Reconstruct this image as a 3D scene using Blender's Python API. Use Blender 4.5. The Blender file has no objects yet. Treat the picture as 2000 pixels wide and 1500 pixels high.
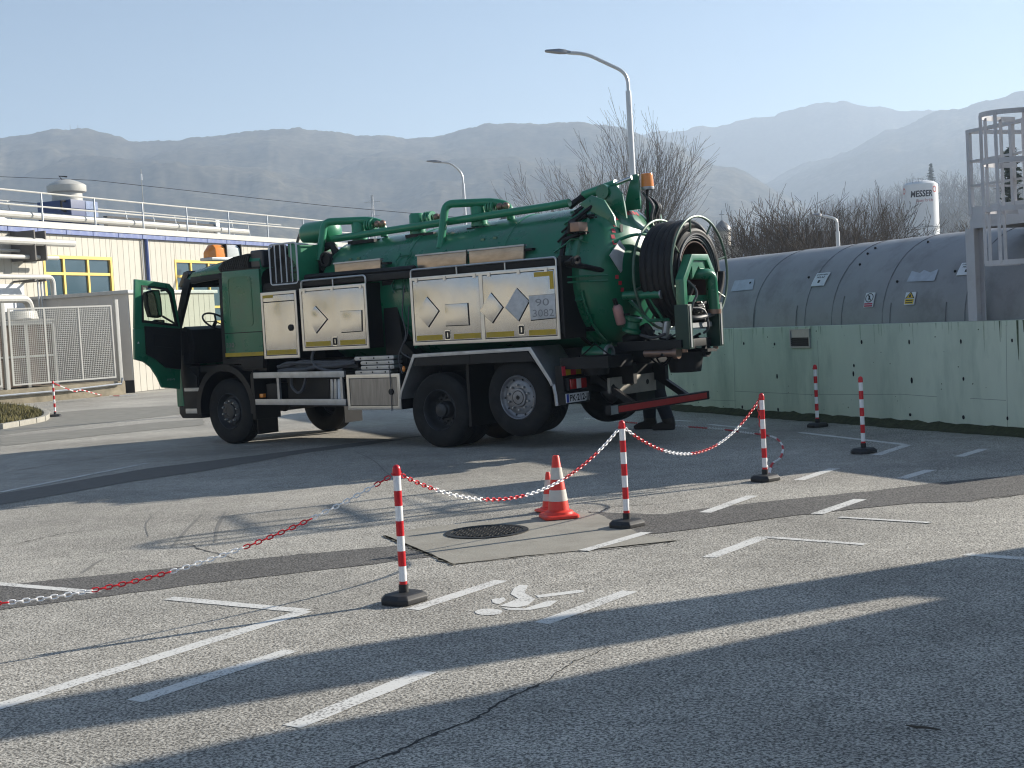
import bpy, bmesh, math, random
from math import sin, cos, pi, radians, atan2, sqrt, hypot
from mathutils import Vector, Matrix, noise
random.seed(7)
sc = bpy.context.scene
C = sc.collection

# ------------------------------------------------------------------ camera
F_PX, PITCH, ROLL, CAM_H = 2670.0, 0.0476, 0.0568, 1.743     # focal length in 2000-px units
fwd = Vector((0, cos(PITCH), -sin(PITCH)))
_r = Vector((1, 0, 0)); _u = _r.cross(fwd)
cam_r = _r * cos(ROLL) - _u * sin(ROLL)
cam_u = _r * sin(ROLL) + _u * cos(ROLL)
cam_o = Vector((0, 0, CAM_H))
cd = bpy.data.cameras.new('camera'); cd.lens = F_PX / 2000 * 36; cd.sensor_width = 36
cd.clip_start = 0.05; cd.clip_end = 12000
cam = bpy.data.objects.new('camera', cd); C.objects.link(cam)
cam.matrix_world = Matrix(((cam_r.x, cam_u.x, -fwd.x, 0), (cam_r.y, cam_u.y, -fwd.y, 0),
                           (cam_r.z, cam_u.z, -fwd.z, CAM_H), (0, 0, 0, 1)))
sc.camera = cam

# ------------------------------------------------------------------ light
SUN_AZ = Vector((0.911, 0.413, 0)).normalized()
SUN_EL = radians(21.5)
to_sun = (SUN_AZ * cos(SUN_EL) + Vector((0, 0, sin(SUN_EL)))).normalized()
world = bpy.data.worlds.new('World'); sc.world = world; world.use_nodes = True
wn = world.node_tree.nodes; wl = world.node_tree.links
sky = wn.new('ShaderNodeTexSky'); sky.sky_type = 'NISHITA'; sky.sun_disc = False
sky.sun_elevation = SUN_EL; sky.sun_rotation = atan2(SUN_AZ.x, SUN_AZ.y)
sky.air_density = 1.0; sky.dust_density = 0.0; sky.ozone_density = 3.0; sky.altitude = 250
wl.new(sky.outputs[0], wn['Background'].inputs[0]); wn['Background'].inputs[1].default_value = 0.05
sd = bpy.data.lights.new('sun', 'SUN'); sd.energy = 5.0; sd.angle = radians(0.53); sd.color = (1.0, 0.93, 0.82)
sun = bpy.data.objects.new('sun', sd); C.objects.link(sun)
sun.rotation_euler = (-to_sun).to_track_quat('-Z', 'Y').to_euler(); sun.location = (60, 30, 40)
sc.view_settings.view_transform = 'Standard'; sc.view_settings.look = 'None'
sc.view_settings.exposure = 1.18; sc.view_settings.gamma = 1.0; sc.view_settings.use_curve_mapping = False
sc.render.engine = 'CYCLES'
sc.cycles.use_denoising = True; sc.cycles.filter_width = 1.15
sc.cycles.max_bounces = 8; sc.cycles.volume_bounces = 1; sc.cycles.transparent_max_bounces = 16
sc.cycles.sample_clamp_indirect = 6

# ------------------------------------------------------------------ helpers: unprojection of measured photo points onto real planes
def ray(u, v): return fwd + cam_r * ((u - 1000) / F_PX) + cam_u * ((750 - v) / F_PX)
def on_plane(u, v, n, p0):
    d = ray(u, v); n = Vector(n); return cam_o + d * ((Vector(p0) - cam_o).dot(n) / d.dot(n))
def gp(u, v, z=0.0): return on_plane(u, v, (0, 0, 1), (0, 0, z))
def at(u, v, y): return on_plane(u, v, (0, 1, 0), (0, y, 0))

# ------------------------------------------------------------------ helpers: materials
MATS = {}
def mat(name, col, rough=0.6, metal=0.0, var=0.12, vscale=6.0, bump=0.0, bscale=80.0, dirt=None, spec=0.5, coat=0.0, stretch=None, trans=0.0, emit=0.0, rvar=0.0, bdetail=4):
    """Principled material; var = brightness variation from noise, dirt = (colour, amount, scale) patches, stretch = xyz scale of the pattern"""
    if name in MATS: return MATS[name]
    m = bpy.data.materials.new(name); m.use_nodes = True; MATS[name] = m
    nt = m.node_tree; N = nt.nodes; L = nt.links; b = N['Principled BSDF']
    c4 = (*col, 1)
    b.inputs['Base Color'].default_value = c4; b.inputs['Roughness'].default_value = rough; b.inputs['Metallic'].default_value = metal
    b.inputs['Specular IOR Level'].default_value = spec; b.inputs['Coat Weight'].default_value = coat; b.inputs['Coat Roughness'].default_value = 0.08
    if trans: b.inputs['Transmission Weight'].default_value = trans
    if emit:
        b.inputs['Emission Color'].default_value = c4; b.inputs['Emission Strength'].default_value = emit
    tc = N.new('ShaderNodeTexCoord'); mp = N.new('ShaderNodeMapping'); L.new(tc.outputs['Object'], mp.inputs[0])
    if stretch: mp.inputs['Scale'].default_value = stretch
    def nz(scale, detail=5, rgh=0.6):
        n = N.new('ShaderNodeTexNoise'); n.inputs['Scale'].default_value = scale; n.inputs['Detail'].default_value = detail
        n.inputs['Roughness'].default_value = rgh; L.new(mp.outputs[0], n.inputs['Vector']); return n
    out = None
    if var:
        n = nz(vscale); r = N.new('ShaderNodeMapRange'); L.new(n.outputs[0], r.inputs[0])
        r.inputs[1].default_value = 0.25; r.inputs[2].default_value = 0.75; r.inputs[3].default_value = 1 - var; r.inputs[4].default_value = 1 + var
        mx = N.new('ShaderNodeVectorMath'); mx.operation = 'SCALE'; mx.inputs[0].default_value = col; L.new(r.outputs[0], mx.inputs['Scale'])
        out = mx.outputs[0]
        if rvar:
            r2 = N.new('ShaderNodeMapRange'); L.new(n.outputs[0], r2.inputs[0]); r2.inputs[1].default_value = .3; r2.inputs[2].default_value = .7
            r2.inputs[3].default_value = max(0, rough - rvar); r2.inputs[4].default_value = min(1, rough + rvar); L.new(r2.outputs[0], b.inputs['Roughness'])
    if dirt:
        dc, amt, ds = dirt
        n = nz(ds, 6, .65); r = N.new('ShaderNodeMapRange'); L.new(n.outputs[0], r.inputs[0])
        r.inputs[1].default_value = 0.5; r.inputs[2].default_value = 0.72; r.inputs[3].default_value = 0; r.inputs[4].default_value = amt
        mx = N.new('ShaderNodeMix'); mx.data_type = 'RGBA'; L.new(r.outputs[0], mx.inputs['Factor'])
        if out: L.new(out, mx.inputs['A'])
        else: mx.inputs['A'].default_value = c4
        mx.inputs['B'].default_value = (*dc, 1); out = mx.outputs['Result']
    if out: L.new(out, b.inputs['Base Color'])
    if bump:
        n = nz(bscale, bdetail); bp = N.new('ShaderNodeBump'); bp.inputs['Strength'].default_value = bump; bp.inputs['Distance'].default_value = 0.02
        L.new(n.outputs[0], bp.inputs['Height']); L.new(bp.outputs[0], b.inputs['Normal'])
    return m

def asphalt(name, lo, hi, tint=(1, 0.97, 0.9), scale=95, stain=0.25):
    if name in MATS: return MATS[name]
    m = bpy.data.materials.new(name); m.use_nodes = True; MATS[name] = m
    nt = m.node_tree; N = nt.nodes; L = nt.links; b = N['Principled BSDF']
    tc = N.new('ShaderNodeTexCoord')
    v = N.new('ShaderNodeTexVoronoi'); v.inputs['Scale'].default_value = scale; L.new(tc.outputs['Object'], v.inputs['Vector'])
    sep = N.new('ShaderNodeSeparateColor'); L.new(v.outputs['Color'], sep.inputs[0])
    n1 = N.new('ShaderNodeTexNoise'); n1.inputs['Scale'].default_value = scale * .55; n1.inputs['Detail'].default_value = 3; L.new(tc.outputs['Object'], n1.inputs['Vector'])
    a = N.new('ShaderNodeMath'); a.operation = 'MULTIPLY_ADD'; L.new(sep.outputs[0], a.inputs[0]); a.inputs[1].default_value = .45
    s2 = N.new('ShaderNodeMapRange'); L.new(n1.outputs[0], s2.inputs[0]); s2.inputs[1].default_value = .3; s2.inputs[2].default_value = .7; s2.inputs[3].default_value = 0; s2.inputs[4].default_value = .55
    L.new(s2.outputs[0], a.inputs[2])
    cr = N.new('ShaderNodeValToRGB'); e = cr.color_ramp.elements
    e[0].position = .28; e[0].color = (lo * tint[0], lo * tint[1], lo * tint[2], 1); e[1].position = .74; e[1].color = (hi * tint[0], hi * tint[1], hi * tint[2], 1)
    L.new(a.outputs[0], cr.inputs[0])
    n2 = N.new('ShaderNodeTexNoise'); n2.inputs['Scale'].default_value = .35; n2.inputs['Detail'].default_value = 7; n2.inputs['Roughness'].default_value = .65; L.new(tc.outputs['Object'], n2.inputs['Vector'])
    r = N.new('ShaderNodeMapRange'); L.new(n2.outputs[0], r.inputs[0]); r.inputs[1].default_value = .3; r.inputs[2].default_value = .7; r.inputs[3].default_value = 1 - stain; r.inputs[4].default_value = 1 + stain * .5
    n3 = N.new('ShaderNodeTexNoise'); n3.inputs['Scale'].default_value = 4.5; n3.inputs['Detail'].default_value = 6; n3.inputs['Roughness'].default_value = .7; L.new(tc.outputs['Object'], n3.inputs['Vector'])
    r3 = N.new('ShaderNodeMapRange'); L.new(n3.outputs[0], r3.inputs[0]); r3.inputs[1].default_value = .3; r3.inputs[2].default_value = .7; r3.inputs[3].default_value = 1 - stain * .45; r3.inputs[4].default_value = 1 + stain * .3
    mu = N.new('ShaderNodeMath'); mu.operation = 'MULTIPLY'; L.new(r.outputs[0], mu.inputs[0]); L.new(r3.outputs[0], mu.inputs[1])
    vm = N.new('ShaderNodeVectorMath'); vm.operation = 'SCALE'; L.new(cr.outputs[0], vm.inputs[0]); L.new(mu.outputs[0], vm.inputs['Scale'])
    L.new(vm.outputs[0], b.inputs['Base Color']); b.inputs['Roughness'].default_value = .85; b.inputs['Specular IOR Level'].default_value = .3
    bp = N.new('ShaderNodeBump'); bp.inputs['Strength'].default_value = .8; bp.inputs['Distance'].default_value = .005
    L.new(a.outputs[0], bp.inputs['Height']); L.new(bp.outputs[0], b.inputs['Normal'])
    return m

# ------------------------------------------------------------------ helpers: meshes
def frame_of(d):
    d = Vector(d).normalized(); a = Vector((0, 0, 1)) if abs(d.z) < .9 else Vector((1, 0, 0))
    x = d.cross(a).normalized(); return x, d.cross(x).normalized()
class MB:
    def __init__(s): s.v = []; s.f = []
    def add(s, vs, fs):
        k = len(s.v); s.v += [tuple(v) for v in vs]; s.f += [tuple(i + k for i in f) for f in fs]; return s
    def box(s, x0, x1, y0, y1, z0, z1, M=None):
        vs = [Vector(p) for p in ((x0, y0, z0), (x1, y0, z0), (x1, y1, z0), (x0, y1, z0), (x0, y0, z1), (x1, y0, z1), (x1, y1, z1), (x0, y1, z1))]
        if M is not None: vs = [M @ v for v in vs]
        return s.add(vs, [(0, 3, 2, 1), (4, 5, 6, 7), (0, 1, 5, 4), (1, 2, 6, 5), (2, 3, 7, 6), (3, 0, 4, 7)])
    def bar(s, p, q, w, h, up=(0, 0, 1)):
        p = Vector(p); q = Vector(q); d = (q - p).normalized(); u = Vector(up); x = d.cross(u)
        if x.length < 1e-4: x = d.cross(Vector((1, 0, 0)))
        x.normalize(); u = x.cross(d)
        vs = [p + x * (a * w / 2) + u * (b * h / 2) for a, b in ((-1, -1), (1, -1), (1, 1), (-1, 1))] + [q + x * (a * w / 2) + u * (b * h / 2) for a, b in ((-1, -1), (1, -1), (1, 1), (-1, 1))]
        return s.add(vs, [(0, 3, 2, 1), (4, 5, 6, 7), (0, 1, 5, 4), (1, 2, 6, 5), (2, 3, 7, 6), (3, 0, 4, 7)])
    def cyl(s, p, q, r, r2=None, n=16, caps=True):
        p = Vector(p); q = Vector(q); r2 = r if r2 is None else r2; x, y = frame_of(q - p)
        vs = [p + (x * cos(2 * pi * i / n) + y * sin(2 * pi * i / n)) * r for i in range(n)] + [q + (x * cos(2 * pi * i / n) + y * sin(2 * pi * i / n)) * r2 for i in range(n)]
        fs = [(i, (i + 1) % n, n + (i + 1) % n, n + i) for i in range(n)]
        if caps: fs += [tuple(range(n - 1, -1, -1)), tuple(range(n, 2 * n))]
        return s.add(vs, fs)
    def tube(s, pts, r, n=8, closed=False, caps=True):
        pts = [Vector(p) for p in pts]; m = len(pts); rs = r if isinstance(r, (list, tuple)) else [r] * m
        vs = []; px = None
        for i, p in enumerate(pts):
            if closed: d = pts[(i + 1) % m] - pts[i - 1]
            else: d = pts[min(i + 1, m - 1)] - pts[max(i - 1, 0)]
            d.normalize()
            if px is None: x, _ = frame_of(d)
            else:
                x = px - d * px.dot(d)
                if x.length < 1e-5: x, _ = frame_of(d)
                x.normalize()
            y = d.cross(x); px = x
            vs += [p + (x * cos(2 * pi * k / n) + y * sin(2 * pi * k / n)) * rs[i] for k in range(n)]
        fs = []
        for i in range(m if closed else m - 1):
            j = (i + 1) % m
            fs += [(i * n + k, i * n + (k + 1) % n, j * n + (k + 1) % n, j * n + k) for k in range(n)]
        if caps and not closed: fs += [tuple(range(n - 1, -1, -1)), tuple(range((m - 1) * n, m * n))]
        return s.add(vs, fs)
    def lathe(s, prof, o=(0, 0, 0), axis=(0, 0, 1), n=32, a0=0, a1=2 * pi, close=False):
        """prof: list of (radius, height along axis)"""
        o = Vector(o); ax = Vector(axis).normalized(); x, y = frame_of(ax); full = abs(a1 - a0 - 2 * pi) < 1e-6
        cols = n if full else n + 1; vs = []
        for k in range(cols):
            a = a0 + (a1 - a0) * k / n; d = x * cos(a) + y * sin(a)
            vs += [o + ax * h + d * r for r, h in prof]
        m = len(prof); fs = []
        for k in range(n):
            k2 = (k + 1) % cols
            for i in range(m if close else m - 1):
                j = (i + 1) % m; fs.append((k * m + i, k2 * m + i, k2 * m + j, k * m + j))
        return s.add(vs, fs)
    def prism(s, poly, h0, h1, M=None):
        """polygon in xy extruded along z from h0 to h1, then transformed by M"""
        n = len(poly); vs = [Vector((x, y, h0)) for x, y in poly] + [Vector((x, y, h1)) for x, y in poly]
        if M is not None: vs = [M @ v for v in vs]
        return s.add(vs, [tuple(range(n - 1, -1, -1)), tuple(range(n, 2 * n))] + [(i, (i + 1) % n, n + (i + 1) % n, n + i) for i in range(n)])
    def ring_prism(s, outer, inner, h0, h1, M=None):
        """frame between two polygons with the same vertex count"""
        n = len(outer); vs = []
        for h in (h0, h1):
            vs += [Vector((x, y, h)) for x, y in outer] + [Vector((x, y, h)) for x, y in inner]
        if M is not None: vs = [M @ v for v in vs]
        fs = []
        for i in range(n):
            j = (i + 1) % n
            fs += [(i, n + i, n + j, j), (2 * n + i, 2 * n + j, 3 * n + j, 3 * n + i), (i, j, 2 * n + j, 2 * n + i), (n + i, 3 * n + i, 3 * n + j, n + j)]
        return s.add(vs, fs)
    def sphere(s, c, r, nu=12, nv=8, sc=(1, 1, 1)):
        c = Vector(c); vs = [c + Vector((0, 0, r * sc[2]))]
        for j in range(1, nv):
            th = pi * j / nv
            vs += [c + Vector((r * sc[0] * sin(th) * cos(2 * pi * i / nu), r * sc[1] * sin(th) * sin(2 * pi * i / nu), r * sc[2] * cos(th))) for i in range(nu)]
        vs.append(c - Vector((0, 0, r * sc[2]))); L_ = len(vs) - 1
        fs = [(0, 1 + i, 1 + (i + 1) % nu) for i in range(nu)]
        for j in range(nv - 2):
            a = 1 + j * nu; fs += [(a + i, a + nu + i, a + nu + (i + 1) % nu, a + (i + 1) % nu) for i in range(nu)]
        a = 1 + (nv - 2) * nu; fs += [(L_, a + (i + 1) % nu, a + i) for i in range(nu)]
        return s.add(vs, fs)
    def mesh(s, name, m, bevel=0, smooth=35, seg=2):
        me = bpy.data.meshes.new(name); me.from_pydata(s.v, [], s.f); me.update()
        bm = bmesh.new(); bm.from_mesh(me)
        bmesh.ops.recalc_face_normals(bm, faces=bm.faces)
        if bevel:
            ed = [e for e in bm.edges if len(e.link_faces) == 2 and e.calc_face_angle(0) > radians(30)]
            bmesh.ops.bevel(bm, geom=ed, offset=bevel, segments=seg, profile=.7, affect='EDGES', clamp_overlap=True)
        bm.to_mesh(me); bm.free()
        if m is not None: me.materials.append(m)
        if smooth:
            me.polygons.foreach_set('use_smooth', [True] * len(me.polygons))
            me.set_sharp_from_angle(angle=radians(smooth))
        return me
    def build(s, name, m, parent=None, bevel=0, smooth=35, seg=2, label=None):
        return link(name, s.mesh(name, m, bevel, smooth, seg), parent, label)
def link(name, me, parent=None, label=None):
    o = bpy.data.objects.new(name, me); C.objects.link(o)
    if parent is not None: o.parent = parent
    if label: o['label'] = label
    return o
def thing(name, label, cat, loc=(0, 0, 0), rz=0.0, group=None):
    o = bpy.data.objects.new(name, None); C.objects.link(o); o.location = loc; o.rotation_euler = (0, 0, rz); o.empty_display_size = .2
    return tag(o, label, cat, group)
def tag(o, label, cat, group=None):
    o['label'] = label; o['category'] = cat
    if group: o['group'] = group
    return o
def struct(o): o['kind'] = 'structure'; return o
def stuff(o): o['kind'] = 'stuff'; return o
def rrect(x0, x1, y0, y1, r, n=4):
    p = []
    for cx, cy, a in ((x1 - r, y1 - r, 0), (x0 + r, y1 - r, 90), (x0 + r, y0 + r, 180), (x1 - r, y0 + r, 270)):
        p += [(cx + r * cos(radians(a + 90 * k / n)), cy + r * sin(radians(a + 90 * k / n))) for k in range(n + 1)]
    return p
def spline(pts, n=8):
    pts = [Vector(p) for p in pts]; out = []
    for i in range(len(pts) - 1):
        p0 = pts[max(i - 1, 0)]; p1 = pts[i]; p2 = pts[i + 1]; p3 = pts[min(i + 2, len(pts) - 1)]
        for k in range(n):
            t = k / n; out.append(.5 * ((2 * p1) + (p2 - p0) * t + (2 * p0 - 5 * p1 + 4 * p2 - p3) * t * t + (3 * p1 - p0 - 3 * p2 + p3) * t ** 3))
    out.append(pts[-1]); return out
def fillet(pts, r, n=5):
    """round the corners of a polyline"""
    pts = [Vector(p) for p in pts]; out = [pts[0]]
    for i in range(1, len(pts) - 1):
        a = (pts[i - 1] - pts[i]); b = (pts[i + 1] - pts[i]); ra = min(r, a.length * .49, b.length * .49)
        p = pts[i] + a.normalized() * ra; q = pts[i] + b.normalized() * ra
        for k in range(n + 1):
            t = k / n; out.append(p * (1 - t) ** 2 + pts[i] * 2 * t * (1 - t) + q * t * t)
    out.append(pts[-1]); return out
def text_mb(txt, size, wid=None, shear=0.0, bold=0.0, align='LEFT'):
    """flat text outline as a mesh in the xy plane"""
    cu = bpy.data.curves.new('txt', 'FONT'); cu.body = txt; cu.size = size; cu.shear = shear; cu.offset = bold; cu.align_x = align; cu.resolution_u = 3
    o = bpy.data.objects.new('txt', cu); C.objects.link(o); dg = bpy.context.evaluated_depsgraph_get()
    me = bpy.data.meshes.new_from_object(o.evaluated_get(dg)); m = MB(); m.v = [tuple(v.co) for v in me.vertices]; m.f = [tuple(p.vertices) for p in me.polygons]
    bpy.data.objects.remove(o); bpy.data.curves.remove(cu); bpy.data.meshes.remove(me)
    if wid and m.v:
        xs = [v[0] for v in m.v]; k = wid / (max(xs) - min(xs)); x0 = min(xs); m.v = [((v[0] - x0) * k, v[1], v[2]) for v in m.v]
    return m
def placed(m, M):
    m.v = [tuple(M @ Vector(v)) for v in m.v]; return m
def basis(o, x, y, z):
    o, x, y, z = Vector(o), Vector(x), Vector(y), Vector(z)
    return Matrix(((x.x, y.x, z.x, o.x), (x.y, y.y, z.y, o.y), (x.z, y.z, z.z, o.z), (0, 0, 0, 1)))
def fbm(x, y, z=0, o=4): return noise.fractal(Vector((x, y, z)), 1.0, 2.0, o)
# ------------------------------------------------------------------ setting: ground, hills, haze
m_asph = asphalt("worn_asphalt", .125, .66, tint=(1, .945, .83), scale=118, stain=.38)
m_patch = asphalt('trench_patch_asphalt', .05, .22, tint=(1, .95, .88), scale=110, stain=.2)
m_earth = mat('dry_field', (.16, .14, .09), .95, var=.3, vscale=.2)
g = MB(); g.add([(-3900, -3900, -.03), (3900, -3900, -.03), (3900, 3900, -.03), (-3900, 3900, -.03)], [(0, 1, 2, 3)])
struct(g.build('ground', m_earth))
g = MB(); g.add([(-70, -60, 0), (70, -60, 0), (70, 95, 0), (-70, 95, 0)], [(0, 1, 2, 3)])
struct(g.build('asphalt_yard', m_asph))

def interp(tab, a):
    if a <= tab[0][0]: return tab[0][1]
    for (x0, y0), (x1, y1) in zip(tab, tab[1:]):
        if a <= x1:
            t = (a - x0) / (x1 - x0); t = t * t * (3 - 2 * t); return y0 + (y1 - y0) * t
    return tab[-1][1]
def hill_material(name, c1, c2, c3):
    m = bpy.data.materials.new(name); m.use_nodes = True; N = m.node_tree.nodes; L = m.node_tree.links; b = N['Principled BSDF']
    tc = N.new('ShaderNodeTexCoord')
    n = N.new('ShaderNodeTexNoise'); n.inputs['Scale'].default_value = .0075; n.inputs['Detail'].default_value = 8; n.inputs['Roughness'].default_value = .68; L.new(tc.outputs['Object'], n.inputs['Vector'])
    cr = N.new('ShaderNodeValToRGB'); e = cr.color_ramp.elements
    e[0].position = .36; e[0].color = (*c1, 1); e[1].position = .66; e[1].color = (*c3, 1); k = cr.color_ramp.elements.new(.52); k.color = (*c2, 1)
    L.new(n.outputs[0], cr.inputs[0])
    v = N.new('ShaderNodeTexNoise'); v.inputs['Scale'].default_value = .14; v.inputs['Detail'].default_value = 4; L.new(tc.outputs['Object'], v.inputs['Vector'])
    r = N.new('ShaderNodeMapRange'); L.new(v.outputs[0], r.inputs[0]); r.inputs[1].default_value = .3; r.inputs[2].default_value = .7; r.inputs[3].default_value = .55; r.inputs[4].default_value = 1.4
    vm = N.new('ShaderNodeVectorMath'); vm.operation = 'SCALE'; L.new(cr.outputs[0], vm.inputs[0]); L.new(r.outputs[0], vm.inputs['Scale'])
    L.new(vm.outputs[0], b.inputs['Base Color']); b.inputs['Roughness'].default_value = 1; b.inputs['Specular IOR Level'].default_value = 0
    return m
m_hill = hill_material('winter_woods', (.035, .03, .022), (.07, .06, .042), (.12, .105, .075))
def hill(name, tab, r0, r1, a0, a1, na, nr, seed, tree=1.5, ridge=14, K=1.7):
    r0 *= K; r1 *= K; tree *= K; ridge *= K
    vs = []; fs = []
    for i in range(na + 1):
        a = a0 + (a1 - a0) * i / na; ar = radians(a); top = interp(tab, a) * r1 + CAM_H
        for j in range(nr + 1):
            t = j / nr
            if t < .8: q = t / .8; r = r0 + (r1 - r0) * q; h = top * (q ** 1.25)
            else: q = (t - .8) / .2; r = r1 + (r1 - r0) * .5 * q; h = top * (1 - .75 * q * q)
            x, y = r * sin(ar), r * cos(ar)
            w = min(1, t * 3) * (0.25 + .75 * min(1, abs(t - .8) * 5))
            h += ridge * w * (fbm(x / K * .009 + seed, y / K * .009, seed) - .15) + tree * .55 * min(1, t * 8) * max(-.3, fbm(x / K * .30, y / K * .30, seed, 3)) + tree * 1.6 * fbm(x / K * .05, y / K * .05, seed + 4, 3)
            vs.append((x, y, h if t > .02 else -3))
    m = nr + 1
    for i in range(na):
        for j in range(nr): fs.append((i * m + j, i * m + j + 1, (i + 1) * m + j + 1, (i + 1) * m + j))
    b = MB(); b.v = vs; b.f = fs
    o = b.build(name, m_hill, smooth=180); return struct(o)
R1 = [(-34, .12), (-25, .13), (-19.85, .1392), (-18.7, .1425), (-17.73, .1451), (-16.95, .1463), (-15.98, .1446), (-14.91, .1403), (-14.01, .1418), (-11.58, .1429), (-9.09, .1459), (-6.6, .1421), (-3.87, .1378), (-2.6, .1367), (-.45, .1406), (.62, .1414), (1.67, .1388), (2.95, .1382), (4.84, .1327), (6.9, .122), (9, .104), (13, .07), (18, .045), (24, .02)]
R2 = [(-2, .09), (5.9, .1278), (9.04, .1281), (10.71, .1323), (11.95, .1367), (13.18, .1409), (14, .1406), (15.17, .1351), (16.35, .1307), (17.5, .1273), (19, .121), (24, .11), (34, .12)]
R3 = [(4, .03), (7.5, .06), (9.75, .08), (13.08, .0997), (16.12, .1176), (17.9, .1262), (19.6, .1318), (21, .1335), (26, .15), (36, .15)]
hill('hill', R1, 330, 900, -36, 24, 560, 110, 3.1)
hill('hill', R2, 950, 1350, -4, 36, 260, 50, 8.7, tree=2.2)
hill('hill', R3, 480, 1100, 3, 38, 300, 70, 5.3, tree=1.8)
R4 = [(5, .0), (8, .036), (10.5, .043), (13.5, .052), (16, .062), (19, .068), (23, .075), (34, .08)]
hill('foothill', R4, 200, 520, 4, 36, 300, 60, 1.7, tree=1.0, ridge=5, K=1.4)

HAZE_DENSITY, HAZE_TOP = 0.00048, 366
def make_haze():
    b = MB(); b.box(-3950, 3950, -3950, 3950, -1.2, HAZE_TOP)
    m = bpy.data.materials.new('valley_haze'); m.use_nodes = True; N = m.node_tree.nodes; L = m.node_tree.links
    N.remove(N['Principled BSDF']); v = N.new('ShaderNodeVolumePrincipled')
    v.inputs['Color'].default_value = (.68, .82, 1.0, 1); v.inputs['Density'].default_value = HAZE_DENSITY; v.inputs["Anisotropy"].default_value = .26
    L.new(v.outputs[0], N['Material Output'].inputs['Volume'])
    o = b.build('haze', m, smooth=0); stuff(o); return o
make_haze()
# ------------------------------------------------------------------ right side: green wall, buried tank, platform, silo
m_green = mat('green_painted_concrete', (.64, .70, .56), .75, var=.10, vscale=1.4, bump=.12, bscale=25, dirt=((.38, .46, .36), .75, 1.6), stretch=(1, 1, .3))
m_dark = mat('dark_recess', (.015, .015, .015), .9, var=0)
m_tank = mat("tank_grey_steel", (.31, .305, .305), .55, metal=.15, var=.16, vscale=1.5, bump=.06, bscale=9, dirt=((.12, .11, .10), .6, 1.3), stretch=(1, 1, 1), rvar=.1)
m_white = mat('white_paint', (.62, .62, .62), .5, var=.06, vscale=3, dirt=((.4, .38, .34), .4, 2.2))
m_galv = mat('galvanised_steel', (.42, .44, .46), .42, metal=.8, var=.12, vscale=9)
m_conc = mat('concrete', (.33, .30, .24), .9, var=.18, vscale=2.5, bump=.25, bscale=35, dirt=((.16, .14, .10), .6, 1.6))
m_moss = mat('moss_and_leaf_litter', (.045, .05, .022), 1, var=.5, vscale=14, bump=.6, bscale=40)
WA = Vector((2.748, 23.873, 0)); WD = Vector((3.313, -7.635, 0)).normalized(); WN = Vector((WD.y, -WD.x, 0))     # WN faces the yard
if WN.x > 0: WN = -WN
def wall_pt(a, out=0, z=0): return WA + WD * a + WN * out + Vector((0, 0, z))
def on_wall(u, v, out=0):
    p = on_plane(u, v, WN, WA + WN * out); return (p - WA).dot(WD), p.z
WB = basis(WA, WD, Vector((0, 0, 1)), WN)        # plane coordinates: x along the wall, y up, z towards the yard
gw = thing('green_wall', 'long pale green painted concrete wall along the yard with the grey tank behind it', 'wall', WA)
def loc(o, M): return Matrix.Translation(-Vector(o)) @ M
WL = loc(WA, WB)
MB().prism([(-9, 0), (10.9, 0), (10.9, 1.385), (-9, 1.385)], -.28, 0, WL).build('wall_body', m_green, gw, bevel=.012)
hole = None
for u, v in ((1453, 671), (1513, 672), (1683, 668), (1776, 668), (1877, 667), (1977, 665), (1518, 735), (1882, 740), (1781, 743), (1520, 800), (1778, 810), (1882, 815), (1668, 714), (1667, 730), (1380, 671), (1450, 795), (1590, 722), (1968, 817)):
    a, z = on_wall(u, v)
    mb = MB(); mb.cyl((0, 0, -.012), (0, 0, .004), .02, .024, 8)
    if hole is None: hole = mb.mesh('tie_hole', m_dark)
    o = link('tie_hole', hole, gw); o.matrix_local = WL @ Matrix.Translation((a, z, .001)) @ Matrix.Diagonal((random.uniform(.6, 1), random.uniform(.9, 1.8), 1, 1))
# construction joints and cracks
for pts in (((1435, 764), (1590, 771), (1760, 770), (1830, 775)), ((1380, 781), (1437, 783)), ((1895, 778), (1965, 782)), ((1432, 640), (1437, 830)), ((1965, 635), (1968, 850)), ((1597, 665), (1600, 770))):
    q = [on_wall(*p) for p in pts]; mb = MB()
    for (x0, y0), (x1, y1) in zip(q, q[1:]): mb.bar((x0, y0, -.0015), (x1, y1, -.0015), .004, .005)
    placed(mb, WL).build('joint_line', mat('joint_grey', (.12, .14, .11), .9), gw, smooth=0)
m_streak = mat('wall_rain_streak', (.47, .54, .40), .85, var=.3, vscale=9); m_streak2 = mat('wall_moss_streak', (.10, .13, .07), .9, var=.4, vscale=14)
rs2 = random.Random(12)
for k in range(70):
    a = rs2.uniform(-.5, 8.6); w = rs2.uniform(.004, .014); h = rs2.uniform(.05, .42) * rs2.random() + .04; mo = a > 7.9 and rs2.random() < .7
    if mo: h *= 1.4; w *= 1.3
    pts = [(a - w, 1.386), (a + w, 1.386), (a + w * rs2.uniform(.5, 1), 1.386 - h * .5), (a + w * .2, 1.386 - h), (a - w * .2, 1.386 - h * .95), (a - w * rs2.uniform(.4, 1), 1.386 - h * .45)]
    MB().prism(pts, .0002, .0012, WL).build('rain_streak', m_streak2 if mo else m_streak, gw, smooth=0)
for k in range(60):
    a, z = rs2.uniform(-.5, 8.6), rs2.uniform(.05, 1.33); r = rs2.uniform(.004, .012); MB().prism([(a + r * rs2.uniform(.5, 1.6) * cos(t), z + r * rs2.uniform(.5, 1.2) * sin(t)) for t in (0, 1, 2, 3, 4, 5)], .0002, .0014, WL).build('paint_chip', m_streak2, gw, smooth=0)
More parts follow.
